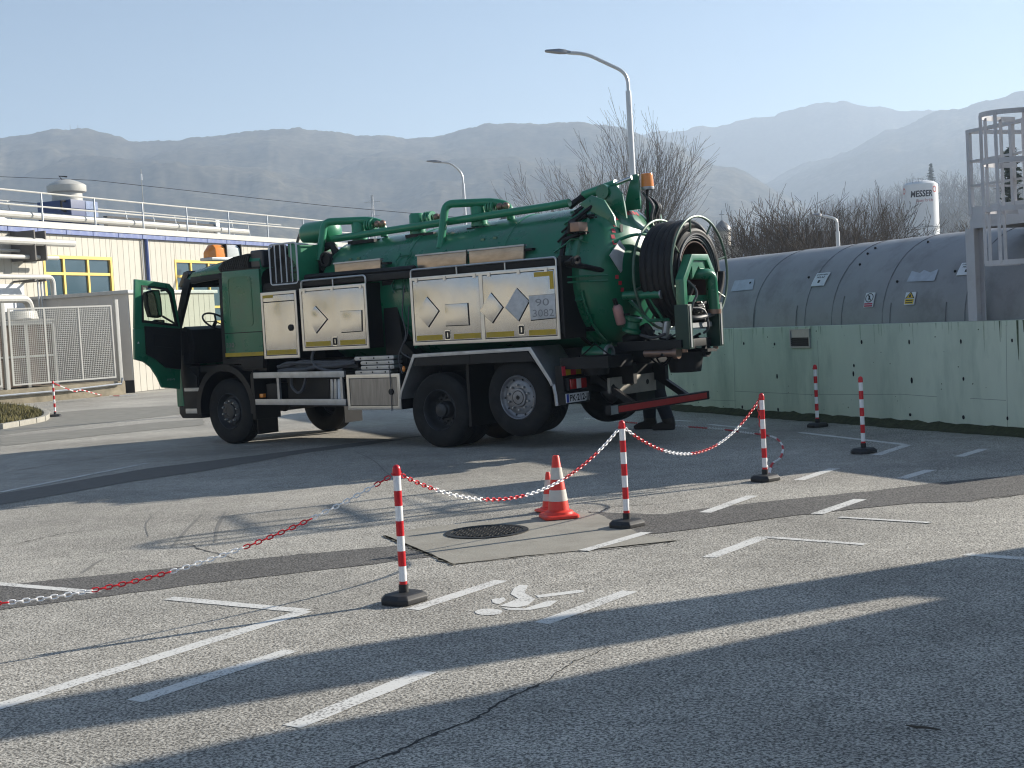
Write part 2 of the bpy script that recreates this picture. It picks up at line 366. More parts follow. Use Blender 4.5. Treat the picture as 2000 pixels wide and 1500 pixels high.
# vent grille in the wall
a0, z0 = on_wall(1546, 679); a1, z1 = on_wall(1583, 642)
vt = MB().ring_prism([(a0, z0), (a1, z0), (a1, z1), (a0, z1)], [(a0 + .02, z0 + .02), (a1 - .02, z0 + .02), (a1 - .02, z1 - .02), (a0 + .02, z1 - .02)], 0.001, .03, WL).build('wall_vent', m_galv, gw, label='square grey metal vent with black louvres')
MB().box(a0 + .02, a1 - .02, z0 + .15, z1 - .02, .002, .016, WL).build('vent_plate', m_galv, vt)
MB().box(a0 + .02, a1 - .02, z0 + .02, z0 + .15, .001, .006, WL).build('vent_opening', m_dark, vt)
for k in range(4): MB().box(a0 + .02, a1 - .02, z0 + .03 + k * .03, z0 + .045 + k * .03, .006, .02, WL).build('louvre', mat('black_louvre', (.03, .03, .035), .5), vt)
# moss and litter along the wall foot
b = MB(); n = 140
vs = []
for i in range(n + 1):
    a = -4 + 14.9 * i / n; w = .16 + .09 * fbm(a * 1.1, 3.3) + .05 * fbm(a * 5, 1)
    vs += [wall_pt(a, .0, .10 + .03 * fbm(a * 4, 9)), wall_pt(a, w * .35, .05 + .03 * fbm(a * 6, 5)), wall_pt(a, max(.06, w), .004)]
b.v = [tuple(v) for v in vs]; b.f = [(3 * i + k, 3 * i + 3 + k, 3 * i + 4 + k, 3 * i + 1 + k) for i in range(n) for k in (0, 1)]
stuff(b.build('leaf_litter', m_moss)); bpy.data.objects['leaf_litter']['label'] = 'dark moss and leaf litter along the foot of the green wall'

# the big grey tank lying behind the wall
TC, TR_, TZ = 1.5, 1.24, 1.36     # distance behind wall face, radius, axis height
tk = thing('storage_tank', 'big grey steel tank lying behind the green wall', 'tank', WA)
TM = lambda a, ang, r: wall_pt(a, -TC, TZ) + (WN * cos(ang) + Vector((0, 0, 1)) * sin(ang)) * r - WA
b = MB(); prof = [(-8.0, .0), (-8.0, .5), (-7.9, .85), (-7.6, 1.1), (-7.2, TR_)] + [(x, TR_) for x in [-7 + .5 * k for k in range(32)]] + [(8.75, TR_), (9.0, 1.1), (9.15, .8), (9.2, .0)]
NA = 48
for a, r in prof: b.v += [tuple(TM(a, 2 * pi * k / NA, r + (.006 * fbm(a * 1.3, k * .3) if r == TR_ else 0))) for k in range(NA)]
b.f = [(i * NA + k, i * NA + (k + 1) % NA, (i + 1) * NA + (k + 1) % NA, (i + 1) * NA + k) for i in range(len(prof) - 1) for k in range(NA)]
b.build('tank_shell', m_tank, tk, smooth=50)
m_seam = mat('weld_seam', (.22, .22, .225), .6, metal=.3)
for u in (1540, 1592, 1690, 1850, 1440): # seams: at the wall top
    a, _ = on_wall(u, 560); mb = MB(); mb.tube([TM(a, radians(d), TR_ + .002) for d in range(-2, 118, 6)], .006, 6); mb.build('weld_seam', m_seam, tk)
def tank_patch(name, m, a0, a1, g0, g1, lift=.006, poly=None, parent=tk, label=None):
    """a plate bent onto the shell between along a0..a1 and angles g0..g1 (degrees)"""
    b = MB(); n = 5; vs = []
    for l in (lift, .001):
        for i in range(n + 1):
            for aa in (a0, a1): vs.append(TM(aa, radians(g0 + (g1 - g0) * i / n), TR_ + .008 + l))
    b.v = [tuple(v) for v in vs]; k = 2 * (n + 1)
    for i in range(n): b.f += [(2 * i, 2 * i + 1, 2 * i + 3, 2 * i + 2), (k + 2 * i, k + 2 * i + 2, k + 2 * i + 3, k + 2 * i + 1), (2 * i, 2 * i + 2, k + 2 * i + 2, k + 2 * i), (2 * i + 1, k + 2 * i + 1, k + 2 * i + 3, 2 * i + 3)]
    b.f += [(0, k, k + 1, 1), (2 * n, 2 * n + 1, k + 2 * n + 1, k + 2 * n)]
    return b.build(name, m, parent, smooth=60, label=label)
def tank_hit(u, v):
    d = ray(u, v); o = cam_o - (wall_pt(0, -TC, TZ)); ax = WD
    dp = d - ax * d.dot(ax); op = o - ax * o.dot(ax); A_, B_, C_ = dp.dot(dp), 2 * dp.dot(op), op.dot(op) - TR_ ** 2
    D_ = B_ * B_ - 4 * A_ * C_; t = (-B_ - sqrt(max(D_, 0))) / (2 * A_); p = o + d * t
    return p.dot(ax), math.degrees(atan2(p.z, p.dot(WN)))
def tank_decal(name, m, pts, lift, parent=tk, label=None):
    """flat print bent onto the shell: polygon in photo points"""
    b = MB(); n = len(pts)
    for u, v in pts:
        a, g_ = tank_hit(u, v); b.v.append(tuple(TM(a, radians(g_), TR_ + lift)))
    b.f = [tuple(range(n))]; return b.build(name, m, parent, smooth=0, label=label)
m_signw = mat('sign_white', (.72, .73, .74), .45, var=.05); m_blk = mat('print_black', (.02, .02, .02), .5, var=0)
m_pale = mat('worn_paint_patch', (.46, .49, .54), .6, var=.15, vscale=9); m_yel = mat('sign_yellow', (.75, .50, .03), .5, var=.05); m_red = mat('sign_red', (.45, .02, .06), .5, var=.05)
def sign_on_tank(corners, m, label):
    (a0, g0), (a1, g1) = tank_hit(*corners[0]), tank_hit(*corners[1]); return tank_patch('tank_sign', m, a0, a1, min(g0, g1), max(g0, g1), .012, label=label)
def quad_on(sgn, m, u0, v0, u1, v1, lift=.0135):
    """print in sign space"""
    n = 4; b = MB(); A0, A1, G0, G1 = sgn
    for i in range(n + 1):
        gg = G0 + (G1 - G0) * (v0 + (v1 - v0) * i / n)
        for u_ in (u0, u1): b.v.append(tuple(TM(A0 + (A1 - A0) * u_, radians(gg), TR_ + .008 + lift)))
    b.f = [(2 * i, 2 * i + 1, 2 * i + 3, 2 * i + 2) for i in range(n)]; return b
def text_on(sgn, txt, x0, x1, y0, y1, lift=.0145):
    mb = text_mb(txt, 1.0, bold=.02); xs = [v[0] for v in mb.v]; ys = [v[1] for v in mb.v]; A0, A1, G0, G1 = sgn
    mb.v = [tuple(TM(A0 + (A1 - A0) * (x0 + (x1 - x0) * (v[0] - min(xs)) / (max(xs) - min(xs))), radians(G0 + (G1 - G0) * (y0 + (y1 - y0) * (v[1] - min(ys)) / (max(ys) - min(ys)))), TR_ + .008 + lift)) for v in mb.v]; return mb
def sgn_dims(c0, c1):
    (a0, g0), (a1, g1) = tank_hit(*c0), tank_hit(*c1); return (min(a0, a1), max(a0, a1), min(g0, g1), max(g0, g1))
for c0, c1, nm in (((1601, 535), (1616, 558), 'white sign with black lettering'), ((1885, 515), (1897, 537), 'white sign half hidden by the platform leg')):
    S = sgn_dims(c0, c1); S = (S[0] - .04, S[0] + .28, S[2], S[3]); s_ = tank_patch('tank_sign', m_signw, *S, .012, label=nm)
    text_on(S, 'ZABRANJEN', .08, .92, .76, .9).build('lettering', m_blk, s_, smooth=0); text_on(S, 'PRILAZ', .2, .8, .56, .7).build('lettering', m_blk, s_, smooth=0)
    quad_on(S, m_blk, .42, .2, .58, .42, .0145).build('pictogram', m_blk, s_, smooth=0)
S = sgn_dims((1694, 573), (1710, 600)); S = (S[0], S[0] + .20, S[2], S[3])
s_ = tank_patch('tank_sign', m_signw, *S, .012, label='white prohibition sign with a black ring and red text bars')
ring = MB(); N_ = 28
for k in range(N_):
    for rr in (.36, .44): ring.v.append(tuple(TM(S[0] + (S[1] - S[0]) * (.5 + rr * cos(2 * pi * k / N_)), radians(S[2] + (S[3] - S[2]) * (.64 + rr * .72 * sin(2 * pi * k / N_))), TR_ + .0225)))
ring.f = [(2 * k, 2 * k + 1, (2 * k + 3) % (2 * N_), (2 * k + 2) % (2 * N_)) for k in range(N_)]; ring.build('prohibition_ring', m_blk, s_, smooth=0)
st = MB()
for x, y in ((.22, .86), (.28, .89), (.8, .42), (.74, .39)): st.v.append(tuple(TM(S[0] + (S[1] - S[0]) * x, radians(S[2] + (S[3] - S[2]) * y), TR_ + .0225)))
st.f = [(0, 1, 2, 3)]; st.build('prohibition_bar', m_blk, s_, smooth=0)
fg = MB()
for x, y in ((.45, .48), (.58, .5), (.6, .64), (.54, .8), (.44, .8), (.4, .62)): fg.v.append(tuple(TM(S[0] + (S[1] - S[0]) * x, radians(S[2] + (S[3] - S[2]) * y), TR_ + .0235)))
fg.f = [tuple(range(6))]; fg.build('pictogram', m_blk, s_, smooth=0)
for y0, y1 in ((.18, .28), (.04, .14)): quad_on(S, m_red, .06, y0, .94, y1, .0145).build('text_bar', m_red, s_, smooth=0)
S = sgn_dims((1772, 572), (1788, 595)); S = (S[0], S[0] + .20, S[2], S[3])
s_ = tank_patch('tank_sign', m_signw, *S, .012, label='yellow flammable warning triangle sign')
def poly_on(S, pts, m, name, lift, par):
    b = MB(); b.v = [tuple(TM(S[0] + (S[1] - S[0]) * x, radians(S[2] + (S[3] - S[2]) * y), TR_ + lift)) for x, y in pts]; b.f = [tuple(range(len(pts)))]; b.build(name, m, par, smooth=0)
poly_on(S, ((.02, .5), (.98, .5), (.5, 1.05)), m_blk, 'triangle_border', .0220, s_); poly_on(S, ((.16, .55), (.84, .55), (.5, .96)), m_yel, 'triangle_face', .0230, s_); poly_on(S, ((.38, .6), (.62, .6), (.6, .72), (.5, .86), (.4, .72)), m_blk, 'flame', .0240, s_)
quad_on(S, m_yel, .06, .06, .94, .45, .0145).build('text_panel', m_yel, s_, smooth=0)
for y in (.12, .30): quad_on(S, m_blk, .15, y, .85, y + .07, .0155).build('text_bar', m_blk, s_, smooth=0)
for pts, nm in ((((1436, 549), (1475, 545), (1471, 566), (1428, 570)), 'pale'), (((1782, 530), (1798, 534), (1806, 528), (1818, 533), (1834, 526), (1826, 549), (1772, 551)), 'pale')):
    tank_decal('paint_patch', m_pale, pts, .012, label='pale worn paint patch')
for u, v in ((1466, 553), (1580, 542), (1695, 496), (1753, 550), (1680, 517), (1710, 485), (1813, 473), (1866, 530), (1895, 488)):
    a, gg = tank_hit(u, v); mb = MB(); mb.sphere(TM(a, radians(gg), TR_ + .004), .02, 6, 5); mb.build('lifting_stud', m_dark, tk)
for (u0, v0), (u1, v1) in (((1650, 579), (1641, 633)), ((1741, 592), (1735, 632)), ((1849, 590), (1842, 625)), ((1558, 597), (1553, 632)), ((1475, 605), (1471, 637))):
    a, g0 = tank_hit(u0, v0); mb = MB(); mb.tube([TM(a, radians(g0 + (-8 - g0) * k / 6), TR_ + .006) for k in range(7)], .006, 5); mb.build('stain_streak', m_seam, tk)

# white service platform with caged ladder
pf = thing('service_platform', 'white steel platform with railings and a caged ladder at the right edge', 'platform', wall_pt(7.75, -.1, 1.39))
PO = Vector(pf.location)
PA = WD; PN = WN       # local axes along / towards yard
def pp(a, n_, z): return PA * a + PN * n_ + Vector((0, 0, z)) 
def P3(u, v, a_out): # measured point on the plane parallel to the wall, a_out towards the yard
    p = on_plane(u, v, WN, WA + WN * a_out); return p - PO
m_plat = mat('platform_white_paint', (.56, .55, .56), .5, var=.08, vscale=2.5, dirt=((.25, .16, .10), .35, 2.0))
zd = P3(1900, 420, -.1).z; zt = P3(1897, 253, -.1).z; x0 = P3(1898, 420, -.1).dot(PA); 
b = MB()  # I-section leg
L0 = P3(1914, 628, -.1).dot(PA)
for n0, n1, w0, w1 in ((.06, .075, -.075, .075), (-.075, -.06, -.075, .075), (-.06, .06, -.006, .006)):
    vs = [pp(L0 - .04 + w, n_, z) for z in (0.0, zd - .17) for w, n_ in ((w0, n0), (w1, n0), (w1, n1), (w0, n1))]
    b.add(vs, [(0, 3, 2, 1), (4, 5, 6, 7), (0, 1, 5, 4), (1, 2, 6, 5), (2, 3, 7, 6), (3, 0, 4, 7)])
b.build('platform_leg', m_plat, pf)
b2 = MB(); b2.bar(pp(x0 + 1.35, -.7, 0), pp(x0 + 1.35, -.7, zd - .17), .14, .14); b2.build('platform_leg', m_plat, pf); b2 = MB(); b2.bar(pp(L0, -.9, 0), pp(L0, -.9, zd - .17), .14, .14); b2.build('platform_leg', m_plat, pf)
XE = x0 + 1.45; NB = -1.05
MB().add([pp(x0, 0, zd - .02), pp(XE, 0, zd - .02), pp(XE, NB, zd - .02), pp(x0, NB, zd - .02), pp(x0, 0, zd), pp(XE, 0, zd), pp(XE, NB, zd), pp(x0, NB, zd)], [(0, 3, 2, 1), (4, 5, 6, 7), (0, 1, 5, 4), (1, 2, 6, 5), (2, 3, 7, 6), (3, 0, 4, 7)]).build('platform_deck', m_galv, pf)
for p_, q_ in ((pp(x0, .01, 0), pp(XE, .01, 0)), (pp(x0, NB, 0), pp(XE, NB, 0)), (pp(x0, 0, 0), pp(x0, NB, 0)), (pp(XE, 0, 0), pp(XE, NB, 0))):
    MB().bar(p_ + Vector((0, 0, zd + .02)), q_ + Vector((0, 0, zd + .02)), .012, .16).build('toe_board', m_plat, pf); MB().bar(p_ * .985 + Vector((0, 0, zd - .11)), q_ * .985 + Vector((0, 0, zd - .11)), .06, .12).build('edge_beam', m_plat, pf)
H = zt - zd
for a_, n_ in ((x0, 0), (x0, NB), (XE, NB), (XE, 0), (x0 + .72, 0)):
    MB().bar(pp(a_, n_, zd), pp(a_, n_, zt), .05, .05, PA).build('railing_post', m_plat, pf)
for z_, w in ((zt - .02, .045), (zd + H * .63, .025), (zd + H * .34, .025)):
    for p_, q_ in ((pp(x0, 0, z_), pp(XE, 0, z_)), (pp(x0, NB, z_), pp(XE, NB, z_)), (pp(x0, 0, z_), pp(x0, NB, z_))):
        MB().bar(p_, q_, w, w).build('railing_rail', m_plat, pf)
# ladder stringers, rungs and safety cage (stands on the yard side)
ls = P3(1990, 420, .25); la = ls.dot(PA); zc0 = P3(1945, 515, .5).z; zc1 = P3(1945, 230, .5).z
for da in (0, .45):
    b = MB(); b.bar(pp(la + da, .22, -1.39), pp(la + da, .22, zc1), .035, .06, PN); b.build('ladder_stringer', m_plat, pf)
for k in range(int((zc1 + 1.0) / .3)): MB().cyl(pp(la, .22, -1.1 + .3 * k), pp(la + .45, .22, -1.1 + .3 * k), .014, n=8).build('ladder_rung', m_plat, pf)
def hoop(z):
    b = MB(); r = .37; pts = [pp(la + .225 + r * cos(radians(t)), .22 + .78 * sin(radians(t)) ** .8 if sin(radians(t)) > 1e-6 else .22, z) for t in range(0, 181, 12)]
    for p_, q_ in zip(pts, pts[1:]): b.bar(p_, q_, .012, .055)
    return b
for z_ in (zc0, zc0 + (zc1 - zc0) * .36, zc0 + (zc1 - zc0) * .68, zc1): hoop(z_).build('cage_hoop', m_plat, pf)
for t in (36, 72, 108, 144, 168, 12):
    r = .37; p_ = (la + .225 + r * cos(radians(t)), .22 + .78 * sin(radians(t)) ** .8)
    MB().bar(pp(*p_, zc0), pp(*p_, zc1), .045, .01, PN).build('cage_strap', m_plat, pf)

# silo far behind the tank
SD = 100.0
c0 = at(1801, 455, SD); zt_ = at(1800, 352, SD).z; sr = (at(1834, 400, SD) - at(1768, 400, SD)).length / 2
si = thing('gas_silo', 'tall white cylindrical gas tank with black MESSER lettering', 'silo', (c0.x, SD, -.03))
m_silo = mat('silo_white', (.72, .73, .73), .45, var=.07, vscale=.8, dirt=((.35, .37, .34), .5, .5), stretch=(1, 1, .25))
MB().lathe([(0, 0), (sr, 0), (sr, zt_ - .45), (sr * .99, zt_ - .3), (sr * .8, zt_ - .12), (sr * .4, zt_ - .01), (0, zt_ + .02)], n=40).build('silo_shell', m_silo, si)
MB().lathe([(sr + .003, zt_ * .66), (sr + .02, zt_ * .66 + .01), (sr + .02, zt_ * .66 + .04), (sr + .003, zt_ * .66 + .05)], n=40).build('shell_seam', mat('silo_seam', (.25, .27, .28), .6), si)
for a in (200, 230, 255): MB().tube([(sr * .8 * cos(radians(a)) + dx, sr * .8 * sin(radians(a)), z) for dx, z in ((-.12, zt_ - .25), (-.12, zt_ + .1), (.12, zt_ + .1), (.12, zt_ - .25))], .03, 5).build('lifting_eye', m_galv, si)
MB().box(sr + .03, sr + .12, -.3, -.1, zt_ - .9, zt_ - .5).build('level_box', m_signw, si)
def wrap_text(txt, size, wid, ang_c, z, m, name, shear=0, bold=0):
    mb = text_mb(txt, size, wid, shear, bold); ys = 0
    w = max(v[0] for v in mb.v); R_ = sr + .006
    mb.v = [(R_ * cos(radians(ang_c) + (v[0] - w / 2) / R_), R_ * sin(radians(ang_c) + (v[0] - w / 2) / R_), z + v[1]) for v in mb.v]
    return mb.build(name, m, si, smooth=0)
ztx = at(1801, 385, SD).z
wrap_text('MESSER', .62, 1.62, 257, ztx, mat('lettering_black', (.012, .012, .02), .5, var=0), 'lettering', .15, .02)
wrap_text('Gases for Life', .30, 1.25, 267, ztx - .38, mat('lettering_red', (.35, .03, .04), .5, var=0), 'lettering', .15)
for ang in (306, 186):
    mb = MB(); R_ = sr + .006
    for k in range(20):
        t = 2 * pi * k / 20
        for rr in (.14, .2): mb.v.append((R_ * cos(radians(ang) + rr * cos(t) / R_), R_ * sin(radians(ang) + rr * cos(t) / R_), ztx + .5 + rr * 1.15 * sin(t)))
    mb.f = [(2 * k, 2 * k + 1, (2 * k + 3) % 40, (2 * k + 2) % 40) for k in range(20)]; mb.build('emblem', mat('emblem_red', (.6, .05, .03), .5, var=0), si, smooth=0)

# ------------------------------------------------------------------ street lamps
m_pole = mat('pale_grey_pole', (.55, .56, .57), .4, metal=.3, var=.05)
m_lhead = mat('lamp_head_grey', (.22, .23, .25), .5, var=.05)
def lamp(top_px, bend_px, mid_px, tip_px, base_px, Y, label, r=.075):
    base = at(*base_px, Y); t = thing('street_lamp', label, 'street lamp', (base.x, Y, 0), group='street lamps behind the yard')
    o = Vector((base.x, Y, 0)); P = lambda q: at(*q, Y) - o
    b, m_, ti = P(bend_px), P(mid_px), P(tip_px)
    b.x = 0; zj = b.z - .3
    MB().cyl((0, 0, 0), (0, 0, zj), r * 1.25, r * .95, 14).build('pole', m_pole, t)
    MB().tube(fillet([Vector((0, 0, zj - .1)), Vector((0, 0, b.z + .15)), m_, m_ + (ti - m_) * .45], .45, 6), r * .62, 10).build('arm', m_pole, t)
    d = (ti - m_).normalized(); s0 = m_ + (ti - m_) * .38; hd = MB()
    ys = Vector((0, 1, 0)); up = d.cross(ys); up = up if up.z > 0 else -up
    secs = [(0, .05, .05), (.12, .06, .06), (.2, .11, .075), (.45, .15, .085), (.75, .15, .05), (.95, .12, .035), (1, .05, .02)]; L_ = (ti - s0).length
    for f_, w, h in secs:
        c = s0 + d * L_ * f_
        hd.v += [tuple(c + ys * (w * a_) + up * (h * b_)) for a_, b_ in ((-1, -.3), (-.7, .8), (0, 1), (.7, .8), (1, -.3), (0, -.5))]
    n = 6; hd.f = [(i * n + k, i * n + (k + 1) % n, (i + 1) * n + (k + 1) % n, (i + 1) * n + k) for i in range(len(secs) - 1) for k in range(n)] + [tuple(range(n)), tuple(range((len(secs) - 1) * n, len(secs) * n))]
    hd.build('lamp_head', m_lhead, t, smooth=40); return t
lamp(None, (1217, 155), (1145, 105), (1064, 100), (1236, 345), 35, 'tall pale street lamp with its arm standing right behind the truck')
lamp(None, (906, 345), (880, 318), (833, 315), (908, 420), 60, 'small far street lamp seen above the middle of the tank truck')
lamp(None, (1634, 436), (1618, 423), (1588, 419), (1637, 480), 50, 'far street lamp in front of the bare bushes behind the grey tank')

# ------------------------------------------------------------------ bare trees and shrubs
m_bark = mat('bark', (.075, .062, .048), .95, var=.3, vscale=5)
m_twig = mat('twigs', (.11, .09, .072), .95, var=.25, vscale=2)
def grow(mbt, mbc, p, d, L_, r, lev, rng, spread, up, kids, minr):
    n = 4; pts = [p.copy()]; rs = [r]
    for k in range(n):
        d = (d + Vector((rng.uniform(-1, 1), rng.uniform(-1, 1), rng.uniform(-.5, .8))) * .075 + Vector((0, 0, up))).normalized()
        p = p + d * (L_ / n); pts.append(p.copy()); rs.append(max(minr, r * (1 - .62 * (k + 1) / n)))
    (mbt if lev < 1 else mbc).tube(pts, rs, 6 if lev < 1 else (4 if lev < 2 else 3), caps=False)
    if lev >= len(kids): return
    for k in range(kids[lev]):
        f = .25 + .75 * (k + rng.random() * .8) / kids[lev]; f = min(f, .98); i = min(int(f * n), n - 1); q = pts[i].lerp(pts[i + 1], f * n - i)
        dd = (pts[i + 1] - pts[i]).normalized(); x, y = frame_of(dd); a = rng.uniform(0, 2 * pi); s_ = spread * rng.uniform(.6, 1.25)
        nd = (dd * cos(s_) + (x * cos(a) + y * sin(a)) * sin(s_)).normalized()
        grow(mbt, mbc, q, nd, L_ * rng.uniform(.5, .72) * (1.1 - .35 * f), max(minr, rs[i] * .6), lev + 1, rng, spread, up, kids, minr)
def bare_tree(name, label, base, stems, H_, r, kids, seed, spread=.55, up=.10, lean=.35, minr=.012, cat='tree', group=None, twig=None):
    rng = random.Random(seed); t = thing(name, label, cat, base, group=group); a_, b_ = MB(), MB()
    for s_ in range(stems):
        an = 2 * pi * s_ / stems + rng.uniform(-.5, .5); ln = lean * rng.uniform(.5, 1.3) if stems > 1 else .03
        grow(a_, b_, Vector((.15 * cos(an), .15 * sin(an), 0)) if stems > 1 else Vector((0, 0, 0)), Vector((sin(ln) * cos(an), sin(ln) * sin(an), cos(ln))), H_ * rng.uniform(.8, 1.05), r * rng.uniform(.75, 1.1), 0, rng, spread, up, kids, minr)
    a_.build('trunk', m_bark, t); b_.build('crown', twig or m_twig, t, smooth=0); return t
bt = at(1208, 560, 105)
bare_tree('bare_tree', 'large leafless tree with upright fanned branches right behind the truck', (bt.x, 105, 0), 14, 10.3, .11, (8, 5, 4), 11, spread=.38, up=.02, lean=.42, minr=.0095)
g_b = 'bare shrubs and trees behind the grey tank'
m_brush = mat('brown_brush', (.075, .055, .038), .95, var=.3, vscale=1)
for i, (u, Y, H_, lb, br) in enumerate(((1455, 66, 3.6, 'leafless shrub nearest the hose reel behind the grey tank', None), (1508, 60, 4.1, 'leafless brown shrub left of the far lamp, second behind the tank', m_brush), (1560, 64, 4.9, 'tall leafless shrub in the middle of the thicket behind the tank', m_brush), (1610, 58, 4.1, 'dense brown leafless shrub just left of the far lamp post', m_brush), (1655, 62, 4.6, 'leafless shrub just right of the far lamp post', m_brush), (1676, 70, 3.5, 'rightmost leafless shrub of the thicket with twigs spreading right', None))):
    p = at(u, 520, Y); bare_tree('bare_shrub', lb, (p.x, Y, 0), 9, H_, .05, (7, 5, 4), 30 + i, spread=.55, up=.04, lean=.7, minr=.008, cat='shrub', group=g_b, twig=br)
for i, (u, Y, H_, lb) in enumerate(((1868, 75, 4.2, 'dark leafless tree right beside the white silo'), (1735, 92, 2.2, 'low leafless tree just left of the white silo'), (1940, 80, 3.6, 'leafless tree seen through the platform railing'))):
    p = at(u, 500, Y); bare_tree('bare_tree', lb, (p.x, Y, 0), 3, H_, .11, (8, 7, 5), 60 + i, spread=.7, up=.03, lean=.35, minr=.012, group=g_b)
m_needle = mat('conifer_needles', (.025, .045, .02), .9, var=.35, vscale=2)
def conifer(label, base, H_, W_, seed):
    rng = random.Random(seed); t = thing('conifer', label, 'tree', base); tr = MB(); tr.tube([(0, 0, 0), (0, 0, H_ * .5), (0, 0, H_)], [.16 * H_ / 10, .09 * H_ / 10, .02], 7); tr.build('trunk', m_bark, t); c = MB()
    for k in range(int(H_ * 15)):
        z = H_ * (.12 + .86 * k / (H_ * 15)); L_ = W_ * (1.02 - z / H_) ** .85 * rng.uniform(.6, 1.1) + .12; a = rng.uniform(0, 2 * pi); d = Vector((cos(a), sin(a), 0)); tip = Vector((0, 0, z)) + d * L_ + Vector((0, 0, -.12 * L_ + rng.uniform(-.1, .15)))
        for j in range(10):
            f = (j + .5) / 10; q = Vector((0, 0, z)).lerp(tip, f) + Vector((rng.uniform(-1, 1), rng.uniform(-1, 1), rng.uniform(-1, .4))) * .10
            s_ = .26 * max(1, H_ / 8) * (1.15 - f * .5) * rng.uniform(.6, 1.3); x = Vector((rng.uniform(-1, 1), rng.uniform(-1, 1), rng.uniform(-.5, .5))).normalized(); y = x.cross(Vector((rng.uniform(-1, 1), rng.uniform(-1, 1), 1))).normalized()
            c.add([q - x * s_, q + y * s_ * .35, q + x * s_, q - y * s_ * .35], [(0, 1, 2, 3)])
    c.build('crown', m_needle, t, smooth=0)
p = at(1983, 560, 70); conifer('dark conifer behind the platform railing at the right edge', (p.x, 70, 0), at(1985, 278, 70).z, 1.7, 3)
p = at(1820, 380, 420); conifer('hazy far conifer above the white silo', (p.x, 420, p.z - 3), at(1818, 318, 420).z - p.z + 3, 3.4, 5)
p = at(985, 420, 150); conifer('small far conifer just above the truck tank, right of the middle lamp', (p.x, 150, -.03), at(987, 392, 150).z, 1.3, 9)
# far woodland: one mass of bare crowns
rng = random.Random(5); wd_ = MB(); proto = []
for s_ in range(5):
    a_, b_ = MB(), MB(); r_ = random.Random(100 + s_); grow(a_, b_, Vector((0, 0, 0)), Vector((0, 0, 1)), 7.5, .16, 0, r_, .6, .05, (9, 6), .035); a_.add(b_.v, b_.f); proto.append(a_)
for k in range(420):
    az = rng.uniform(7, 24); rr = rng.uniform(390, 720); ar = radians(az)
    if k < 40: az = rng.uniform(-9, 7); rr = rng.uniform(240, 420); ar = radians(az); hz = -.03
    else: hz = interp(R4, az) * 728 * max(0, ((rr - 280) / 448)) ** 1.25 - .6
    pr = proto[k % 5]; s_ = rng.uniform(.95, 1.8); ca, sa = cos(k * 2.4) * s_, sin(k * 2.4) * s_; o = Vector((rr * sin(ar), rr * cos(ar), hz))
    wd_.add([(v[0] * ca - v[1] * sa + o.x, v[0] * sa + v[1] * ca + o.y, v[2] * s_ + o.z) for v in pr.v], pr.f)
w_ = stuff(wd_.build('far_wood', m_twig, smooth=0)); w_['label'] = 'hazy leafless wood on the foothill behind the yard'
# house with dark roof inside the thicket, small church
p = at(1622, 470, 88); hs = thing('house', 'low house with a dark hipped roof hidden in the thicket behind the tank', 'house', (p.x, 88, -.03))
m_roof = mat('dark_roof', (.035, .03, .03), .9, var=.2, vscale=3); m_plas = mat('grey_plaster', (.28, .26, .23), .9)
zr = at(1620, 440, 88).z - .3
MB().box(-2.4, 2.4, -2, 2, 0, zr - 1.3).build('wall', m_plas, hs)
MB().add([(-2.8, -2.4, zr - 1.3), (2.8, -2.4, zr - 1.3), (2.8, 2.4, zr - 1.3), (-2.8, 2.4, zr - 1.3), (-1.0, 0, zr), (1.0, 0, zr)], [(0, 1, 5, 4), (2, 3, 4, 5), (1, 2, 5), (3, 0, 4), (0, 3, 2, 1)]).build('roof', m_roof, hs, smooth=0)
p = at(1412, 470, 110); ch = thing('church', 'small far stone church with a dome and cross beside the hose reel', 'church', (p.x, 110, -.03))
m_stone = mat('pale_stone', (.42, .38, .32), .9, var=.3, vscale=6); zc_ = at(1412, 452, 110).z
MB().cyl((0, 0, 0), (0, 0, zc_), .62, n=14).build('drum', m_stone, ch); MB().lathe([(.7, 0), (.72, .08), (.6, .4), (.35, .7), (.1, .9), (0, .95)], (0, 0, zc_), n=14).build('dome', mat('dome_sheet', (.25, .24, .22), .4, metal=.6), ch)
MB().box(-.03, .03, -.03, .03, zc_ + .9, zc_ + 1.7).box(-.22, .22, -.025, .025, zc_ + 1.35, zc_ + 1.42).build('cross', m_galv, ch)
MB().box(-3, 1.2, -1.5, 4, 0, zc_ - 1.2).build('nave', m_stone, ch)
# antenna masts on the ridge and a power pylon on the plain
def mast(u, v, Y, h, label, wdt=.35):
    p = at(u, v, Y); t = thing('antenna_mast', label, 'mast', (p.x, Y, p.z - 6), group='far masts'); b = MB()
    for sx, sy in ((-1, -1), (1, -1), (0, 1)): b.tube([(sx * wdt, sy * wdt, 0), (sx * wdt * .3, sy * wdt * .3, h + 6)], .16, 4)
    for k in range(10): z = 6 + (h) * k / 10; b.bar((-wdt * .6, -wdt * .6, z), (wdt * .6, wdt * .6, z + .5), .09, .09)
    b.build('lattice', mat('mast_steel', (.12, .12, .13), .7), t, smooth=0); MB().cyl((0, 0, h + 5), (0, 0, h + 8), .07, n=5).build('aerial', MATS['mast_steel'], t)
mast(138, 262, 1505, 10, 'thin antenna mast on the left hilltop, left one of the pair'); mast(153, 260, 1505, 8.5, 'thin antenna mast on the left hilltop, right one of the pair')
p = at(729, 425, 260); py = thing('power_pylon', 'faint lattice power pylon on the hazy plain above the truck', 'pylon', (p.x, 260, -.03)); b = MB(); zp = at(729, 380, 260).z
for sx, sy in ((-1, -1), (1, -1), (1, 1), (-1, 1)): b.tube([(sx * .9, sy * .9, 0), (sx * .35, sy * .35, zp * .6), (sx * .12, sy * .12, zp)], .09, 4)
